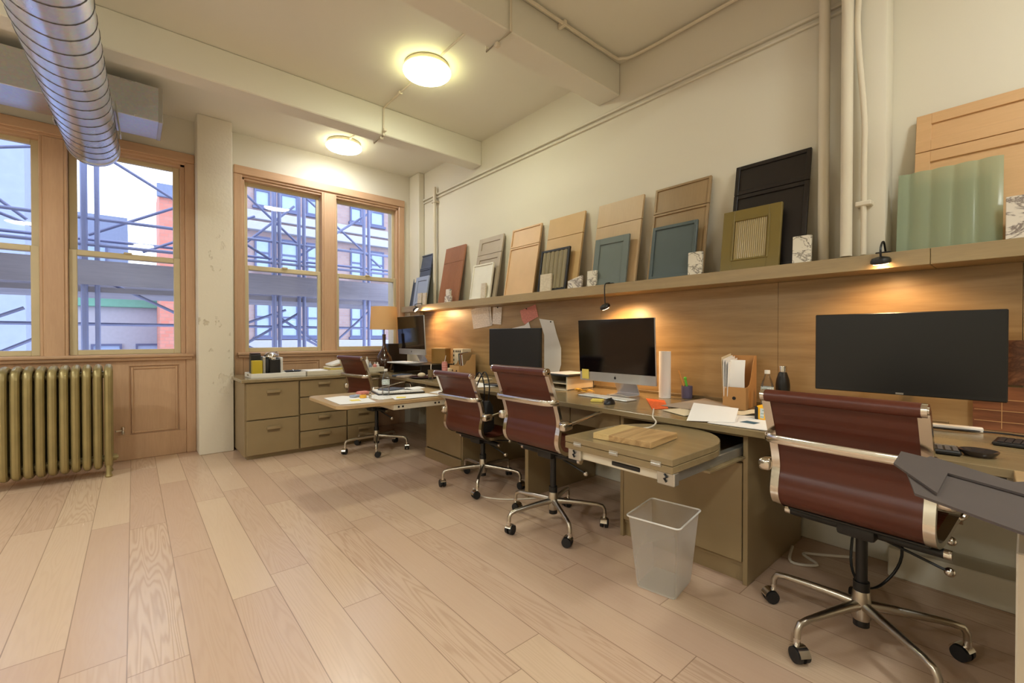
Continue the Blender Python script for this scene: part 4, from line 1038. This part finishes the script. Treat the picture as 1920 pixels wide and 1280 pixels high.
# wing papers
ZL = .6975
sheet('paper_sheet', [(1.12, 3.20), (1.37, 3.16), (1.42, 3.45), (1.30, 3.66), (1.14, 3.62)], ZL, M['paper'], 'white sheet at the rounded tip of the extended leaf', th=.002)
sheet('paper_sheet', [(1.40, 3.50), (1.44, 3.24), (1.62, 3.28), (1.60, 3.60)], ZL, M['printh'], 'printed sheet lying left of the water bottle', th=.002)
sheet('paper_sheet', [(1.52, 3.16), (1.92, 3.15), (1.90, 3.34), (1.60, 3.42)], ZL+.0025, M['paper'], 'white sheet at the near edge of the leaf in front of the water bottle', th=.002)
sheet('paper_sheet', [(1.99, 3.14), (2.19, 3.14), (2.18, 3.50), (1.96, 3.40)], ZL, M['paper'], 'white sheet on the leaf beside the second chair', th=.002)
t = thing('portfolio', 'open white and black portfolio on the extended leaf', 'portfolio', (1.76, 3.60, ZL), R(-12))
MB().box((-.20, -.15, 0), (.20, .15, .010), .002).build('black_cover', M['black'], t)
MB().box((-.19, -.14, .010), (.19, .14, .022), .002).build('page_block', M['printh'], t)
single('tablet', MB().box((-.09, -.075, 0), (.09, .075, .010), .003), M['sblue'], 'dark grey tablet lying on the portfolio behind the water bottle', 'tablet', (1.72, 3.64, ZL+.0235), (0, 0, .3))
curved_sheet('paper_sheet', -.09, .09, -.07, .07, ZL+.024, M['paper'], 'curled white sheet on the right end of the portfolio', .012, 0, .5, 'paper', loc=(1.90, 3.58))
bottle((1.585, 3.46, ZL+.003), 'clear plastic water bottle standing on the extended leaf', .215, .031)
sheet('sticky_note', [(1.24, 3.30), (1.31, 3.29), (1.32, 3.37), (1.25, 3.38)], ZL+.003, M['yellow'], 'pale yellow note on the sheet at the tip of the leaf', 'sticky note', .001)
sheet('sticky_note', [(1.56, 3.22), (1.62, 3.18), (1.66, 3.25), (1.60, 3.29)], ZL+.0055, M['yellow'], 'yellow note in front of the water bottle', 'sticky note', .001)
single('ribbon_roll', MB().lathe([(.014, 0), (.026, 0), (.026, .022), (.014, .022), (.014, 0)], n=20), M['amber'], 'amber ribbon roll left of the water bottle', 'ribbon', (1.38, 3.43, ZL+.003))
single('glass_sample', MB().box((-.04, -.03, 0), (.04, .03, .018), .006), M['slblue'], 'pale blue glass piece beside the amber ribbon roll', 'glass piece', (1.35, 3.51, ZL+.003), (0, 0, .4))
single('pink_pouch', MB().box((-.05, -.03, 0), (.05, .03, .028), .012, 2), M['pink'], 'pink pouch at the far edge of the extended leaf', 'pouch', (1.46, 3.64, ZL+.001), (0, 0, .2))
t = thing('small_bottle', 'tiny clear bottle beside the amber ribbon roll', 'bottle', (1.43, 3.41, ZL+.003))
MB().lathe([(0, 0), (.010, 0), (.010, .025), (.005, .03), (0, .03)], n=12).build('bottle_body', M['chromed'], t); MB().cyl((0, 0, .0305), (0, 0, .038), .006, n=12).build('cap', M['black'], t)

# ---------------------------------------------------------------- credenza things
ZT = .7765
t = thing('serving_tray', 'white tray with cut-out handles holding the coffee things on the credenza', 'tray', (.87, 4.92, ZT))
MB().box((0, 0, 0), (.52, .36, .006)).frame(0, .52, 0, .36, .01, 0, .04, 'XZ') if False else None
m = MB().box((0, 0, 0), (.50, .34, .006)).box((0, 0, .006), (.50, .01, .045), .002).box((0, .33, .006), (.50, .34, .045), .002).box((0, .01, .006), (.01, .33, .045), .002).box((.49, .01, .006), (.50, .33, .045), .002)
m.build('tray_body', M['white'], t)
MB().box((-.0012, .13, .018), (0.0, .21, .032), 0).build('handle_hole', M['lacqd'], t)
single('capsule_box', MB().box((0, 0, 0), (.085, .08, .165), .002), M['amber'], 'yellow box at the near left corner of the white tray', 'box', (.885, 4.935, ZT+.0075))
bpy.data.objects['capsule_box'].data.materials[0] = plain('mustard_board', C(190, 166, 34), .5)
t = thing('coffee_canister', 'tall dark canister behind the yellow box', 'canister', (.895, 5.08, ZT+.0075))
MB().box((0, 0, 0), (.09, .09, .22), .004).build('canister_body', M['black'], t)
MB().box((.002, .002, .221), (.088, .088, .235), .003).build('canister_lid', plain('dark_brown_lid', C(46, 30, 30), .4), t)
t = thing('coffee_machine', 'chrome topped capsule coffee machine with black front on the white tray', 'coffee machine', (1.01, 4.96, ZT+.0075))
MB().box((0, .05, 0), (.13, .28, .18), .012, 2).build('machine_body', M['black'], t)
MB().box((.03, .0, 0), (.125, .06, .175), .004).build('black_front', M['black'], t)
MB().box((-.028, .02, .0), (-.002, .20, .20), .003).build('water_tank', M['steel'], t)
MB().box((.132, .02, .0), (.155, .16, .19), .003).build('side_cover', M['white'], t)
m = MB().sphere((.065, .12, .195), .06, (1.1, 1.2, .8), 20); m.build('chrome_head', M['chrome'], t)
MB().box((.045, -.01, .165), (.085, .06, .190), .006).build('spout', M['chrome'], t)
MB().tube(crs([(-.0, .09, .21), (.04, .01, .245), (.10, .01, .245), (.13, .09, .21)], 5), .006, 8).build('lever_handle', M['chrome'], t)
single('document_tray', MB().box((0, 0, 0), (.62, .34, .006)).box((0, 0, .006), (.62, .01, .045), .002).box((0, .33, .006), (.62, .34, .045), .002).box((0, .01, .006), (.01, .33, .045), .002).box((.61, .01, .006), (.62, .33, .045), .002), M['whitelac'], 'second white tray on the credenza, full of papers', 'tray', (1.385, 4.92, ZT))
t = thing('metal_dish', 'dark shallow dish with a small green cloth in the white tray', 'dish', (1.27, 5.03, ZT+.0075))
MB().lathe([(0, .02), (.05, .02), (.085, .045), (.083, .048), (.05, .026), (0, .026)], n=24).lathe([(0, 0), (.04, 0), (.03, .02), (0, .02)], n=20).build('dish_body', M['black'], t)
t = thing('brass_bell', 'tiny brass and pink figure standing in the dark dish', 'ornament', (1.27, 5.02, ZT+.036))
MB().lathe([(0, 0), (.012, 0), (.006, .012), (.009, .025), (0, .034)], n=14).build('ornament_body', M['chrome'], t)
single('paper_stack', MB().box((0, 0, 0), (.20, .26, .038), .001), M['paper'], 'pile of white papers in the second tray, leftmost', 'papers', (1.41, 4.96, ZT+.0075), smooth=False)
t = thing('paper_stack', 'stack of folders and books in the second tray beneath the white binder', 'papers', (1.63, 4.95, ZT+.0075))
for k in range(5): MB().box((.0+.006*(k % 2), .0, k*.014), (.26-.01*k, .24, k*.014+.012), .001).build('folder', (M['grayp'], M['paper'], M['cream'], M['yellow'], M['cream'])[k], t)
single('white_binder', MB().box((0, 0, 0), (.26, .22, .022), .004), M['white'], 'white binder tilted on top of the folder stack', 'binder', (1.66, 4.98, ZT+.082), (0, -.30, 0))
t = thing('pen_tray', 'cream tray of pink and white bottles at the right end of the credenza', 'tray', (2.01, 4.95, ZT))
m = MB().box((0, 0, 0), (.24, .30, .006)).box((0, 0, .006), (.24, .008, .055), .002).box((0, .292, .006), (.24, .30, .055), .002).box((0, .008, .006), (.008, .292, .055), .002).box((.232, .008, .006), (.24, .292, .055), .002); m.build('tray_body', M['whitelac'], t)
for k, (x, mt, h) in enumerate(((.05, 'white', .17), (.10, 'slblue', .11), (.145, 'pink', .10), (.19, 'paper', .10))):
    t = thing('toiletry_bottle', ('tall white bottle in the cream tray', 'pale blue bottle in the cream tray', 'pink bottle in the cream tray', 'short white bottle at the right of the cream tray')[k], 'bottle', (2.01+x, 5.0+.03*(k % 2), ZT+.0075))
    MB().lathe([(0, 0), (.020, 0), (.021, h*.7), (.010, h*.82), (0, h*.82)], n=16).build('bottle_body', M[mt], t); MB().cyl((0, 0, h*.83), (0, 0, h), .009, n=12).build('cap', M['white'] if k else M['cord'], t)

# ---------------------------------------------------------------- papers pinned to the backboard
def pinned(poly, label, mat, x=2.990, cat='paper', th=.0012, pin=None):
    """poly of (y,z)"""
    cy = sum(p[0] for p in poly)/len(poly); cz = sum(p[1] for p in poly)/len(poly); t = thing('pinned_note', label, cat, (x, cy, cz))
    m = MB(); a = [m.bm.verts.new((0, y-cy, z-cz)) for y, z in poly]; b = [m.bm.verts.new((-th, y-cy, z-cz)) for y, z in poly]
    m.bm.faces.new(a); m.bm.faces.new(b[::-1]); n = len(poly)
    for k in range(n): m.bm.faces.new((a[k], a[(k+1) % n], b[(k+1) % n], b[k]))
    m.build('sheet', mat, t, smooth=False)
    if pin: MB().cyl((0, pin[0]-cy, pin[1]-cz), (-.010, pin[0]-cy, pin[1]-cz), .006, n=10).build('push_pin', M['black'], t)
    return t
pinned([(4.23, 1.50), (4.02, 1.53), (3.86, 1.56), (3.83, 1.31), (3.93, 1.295), (4.18, 1.275)], 'overlapping grey printed sheets pinned highest at the left below the shelf', M['print'], pin=(3.88, 1.53))
pinned([(4.08, 1.50), (3.90, 1.545), (3.855, 1.32), (4.0, 1.30)], 'small grey sheet pinned on top of the overlapping printed sheets', M['print'], x=2.986)
pinned([(3.81, 1.51), (3.66, 1.50), (3.675, 1.315), (3.83, 1.325)], 'narrow white list pinned right of the grey printed sheets', M['print'], pin=(3.73, 1.50))
pinned([(3.37, 1.45), (3.14, 1.50), (3.10, 1.38), (3.30, 1.31), (3.34, 1.35)], 'pink handwritten sheet pinned under the shelf', M['pink'], pin=(3.27, 1.465))
pinned([(3.62, 1.255), (3.30, 1.30), (3.24, 1.335), (3.20, 1.24), (3.55, 1.22)], 'white sheet corner showing above the thin dark monitor', M['paper'])
pinned([(3.09, 1.36), (2.90, 1.335), (2.86, 1.22), (2.80, 1.08), (2.80, .93), (2.84, .82), (3.02, .80), (3.02, 1.2)], 'long curled white checklist pinned right of the thin dark monitor', M['printh'], pin=(2.93, 1.325))

# ================================================================= outside
def fbuild(name, label, x0, x1, y, z0, z1, mat, wins=(), bands=(), depth=8, cat='building', pane=M['fpane'], fr=M['fdark']):
    t = thing(name, label, cat, ((x0+x1)/2, y, z0)); cx = (x0+x1)/2
    MB().box((x0-cx, 0, 0), (x1-cx, depth, z1-z0)).build('facade_wall', mat, t)
    for (za, zb, dpt, mt) in bands: MB().box((x0-cx-.1, -dpt, za-z0), (x1-cx+.1, .0, zb-z0), .03).build('cornice', mt, t)
    for (xa, xb, za, zb) in wins:
        w_ = MB().frame(xa-cx, xb-cx, za-z0, zb-z0, .10, -.10, .05, 'XZ'); w_.box((xa-cx, -.09, (za+zb)/2-z0-.05), (xb-cx, .0, (za+zb)/2-z0+.05))
        w_.box((xa-cx-.1, -.2, za-z0-.15), (xb-cx+.1, 0, za-z0))
        wo = w_.build('window', fr, t); MB().box((xa-cx+.05, -.03, za-z0+.05), (xb-cx-.05, -.01, zb-z0-.05)).build('pane', pane, wo)
wn = []
for xa, xb in ((5.5, 6.35), (6.9, 7.9), (8.4, 9.2), (11.2, 12.0), (12.6, 13.6), (14.4, 15.3)):
    for za, zb in ((1.2, 3.6), (5.3, 7.2), (9.0, 10.9), (12.5, 14.5), (-2.6, -.4)): wn.append((xa, xb, za, zb))
fbuild('stone_building', 'pale brick and stone building across the street behind the right window', 4.4, 19, 30, -9, 18, M['fbrick'], wn, [(7.5, 8.0, .5, M['fstone']), (8.2, 8.7, .25, M['fstone']), (4.3, 4.9, .4, M['fstone']), (.5, 1.0, .3, M['fstone']), (11.3, 11.8, .4, M['fstone'])])
fbuild('red_brick_building', 'narrow red brick building corner behind the left window', 1.08, 2.2, 30, -9, 9.2, M['redbrick'], [], [(8.6, 9.3, .2, M['fgrey'])], 4)
wn = [(x, x+1.3, z, z+2.0) for x in (-6, -3.9, -1.8, .1) for z in (-1.2, -4.6)]
fbuild('green_cornice_building', 'low building with a green copper cornice across the street', -8, 1.8, 34, -9, 4.3, M['fstone'], wn, [(3.9, 4.4, .8, M['fgreen']), (2.9, 3.9, .3, M['fgreen'])], 6)
fbuild('grey_building', 'blue-grey building block far behind the green cornice', -14, -.3, 46, -9, 10.5, M['fgrey'], [(x, x+1.5, z, z+1.8) for x in (-9, -6, -3) for z in (3.2, 6.5)], [], 10)
fbuild('pale_side_building', 'pale blue rendered side wall of the nearest building at far left', -9, -1.75, 14, -9, 14, M['fwhite'], [], [], 10)
single('street_ground', MB().box((-40, 7.5, -9.2), (50, 70, -9)), M['street'], 'grey street far below the windows', 'street')
t = thing('scaffolding', 'blue-grey tube scaffolding with plank decks just outside the windows', 'scaffolding', (0, 7.0, 0))
for x in (-3.4, -2.3, -2.2, -.42, -.31, 1.53, 1.60, 1.86, 1.93, 2.84, 2.92, 4.3):
    MB().tube([(x, 0, -2), (x, 0, 6.5)], .025 if x not in (1.53, -.42) else .033, 10).build('upright', M['scaf'], t)
for z, y in ((2.55, 0), (2.42, .7), (3.35, 0), (1.35, .5), (.75, 0), (4.3, .4), (2.25, 0)):
    MB().tube([(-5, y, z), (6, y, z-.02)], .020, 8).build('ledger', M['scaf'], t)
for (xa, za, xb, zb, y) in ((-.4, 3.4, 1.5, 2.3, .1), (-.4, 2.4, 1.5, 3.5, .3), (-.35, 1.9, 1.5, .9, .1), (.1, 2.3, 1.4, 3.0, .6), (1.1, 3.3, 2.0, 2.5, .2), (1.0, 2.3, 1.9, 3.2, .4), (.9, .9, 1.9, 1.55, .1), (.8, 1.2, 1.8, 1.6, .5), (1.6, 1.5, 2.6, .8, .2), (1.9, 2.4, 3.2, 3.4, .1), (1.9, 3.5, 3.3, 2.4, .4),
        (1.9, .6, 3.1, 1.7, .2), (2.0, 1.2, 3.2, .5, .5), (-3.4, 2.5, -.5, 3.4, .2), (-3.4, 3.5, -.5, 2.3, .4), (-2.4, .7, -.9, 1.5, .1), (-2.2, .4, -.8, 1.2, .4), (-1.9, 3.4, -.9, 2.5, .3)):
    MB().tube([(xa, y, za), (xb, y, zb)], .018, 8).build('brace', M['scaf'], t)
MB().box((-6, -.05, 1.78), (7, 0, 2.06)).build('toe_board', M['plank'], t)
MB().box((-6, 0, 1.70), (7, 1.1, 1.76)).build('plank_deck', M['plank'], t)
MB().box((-6, 1.1, 1.74), (7, 1.16, 2.0)).build('toe_board', M['plank'], t)
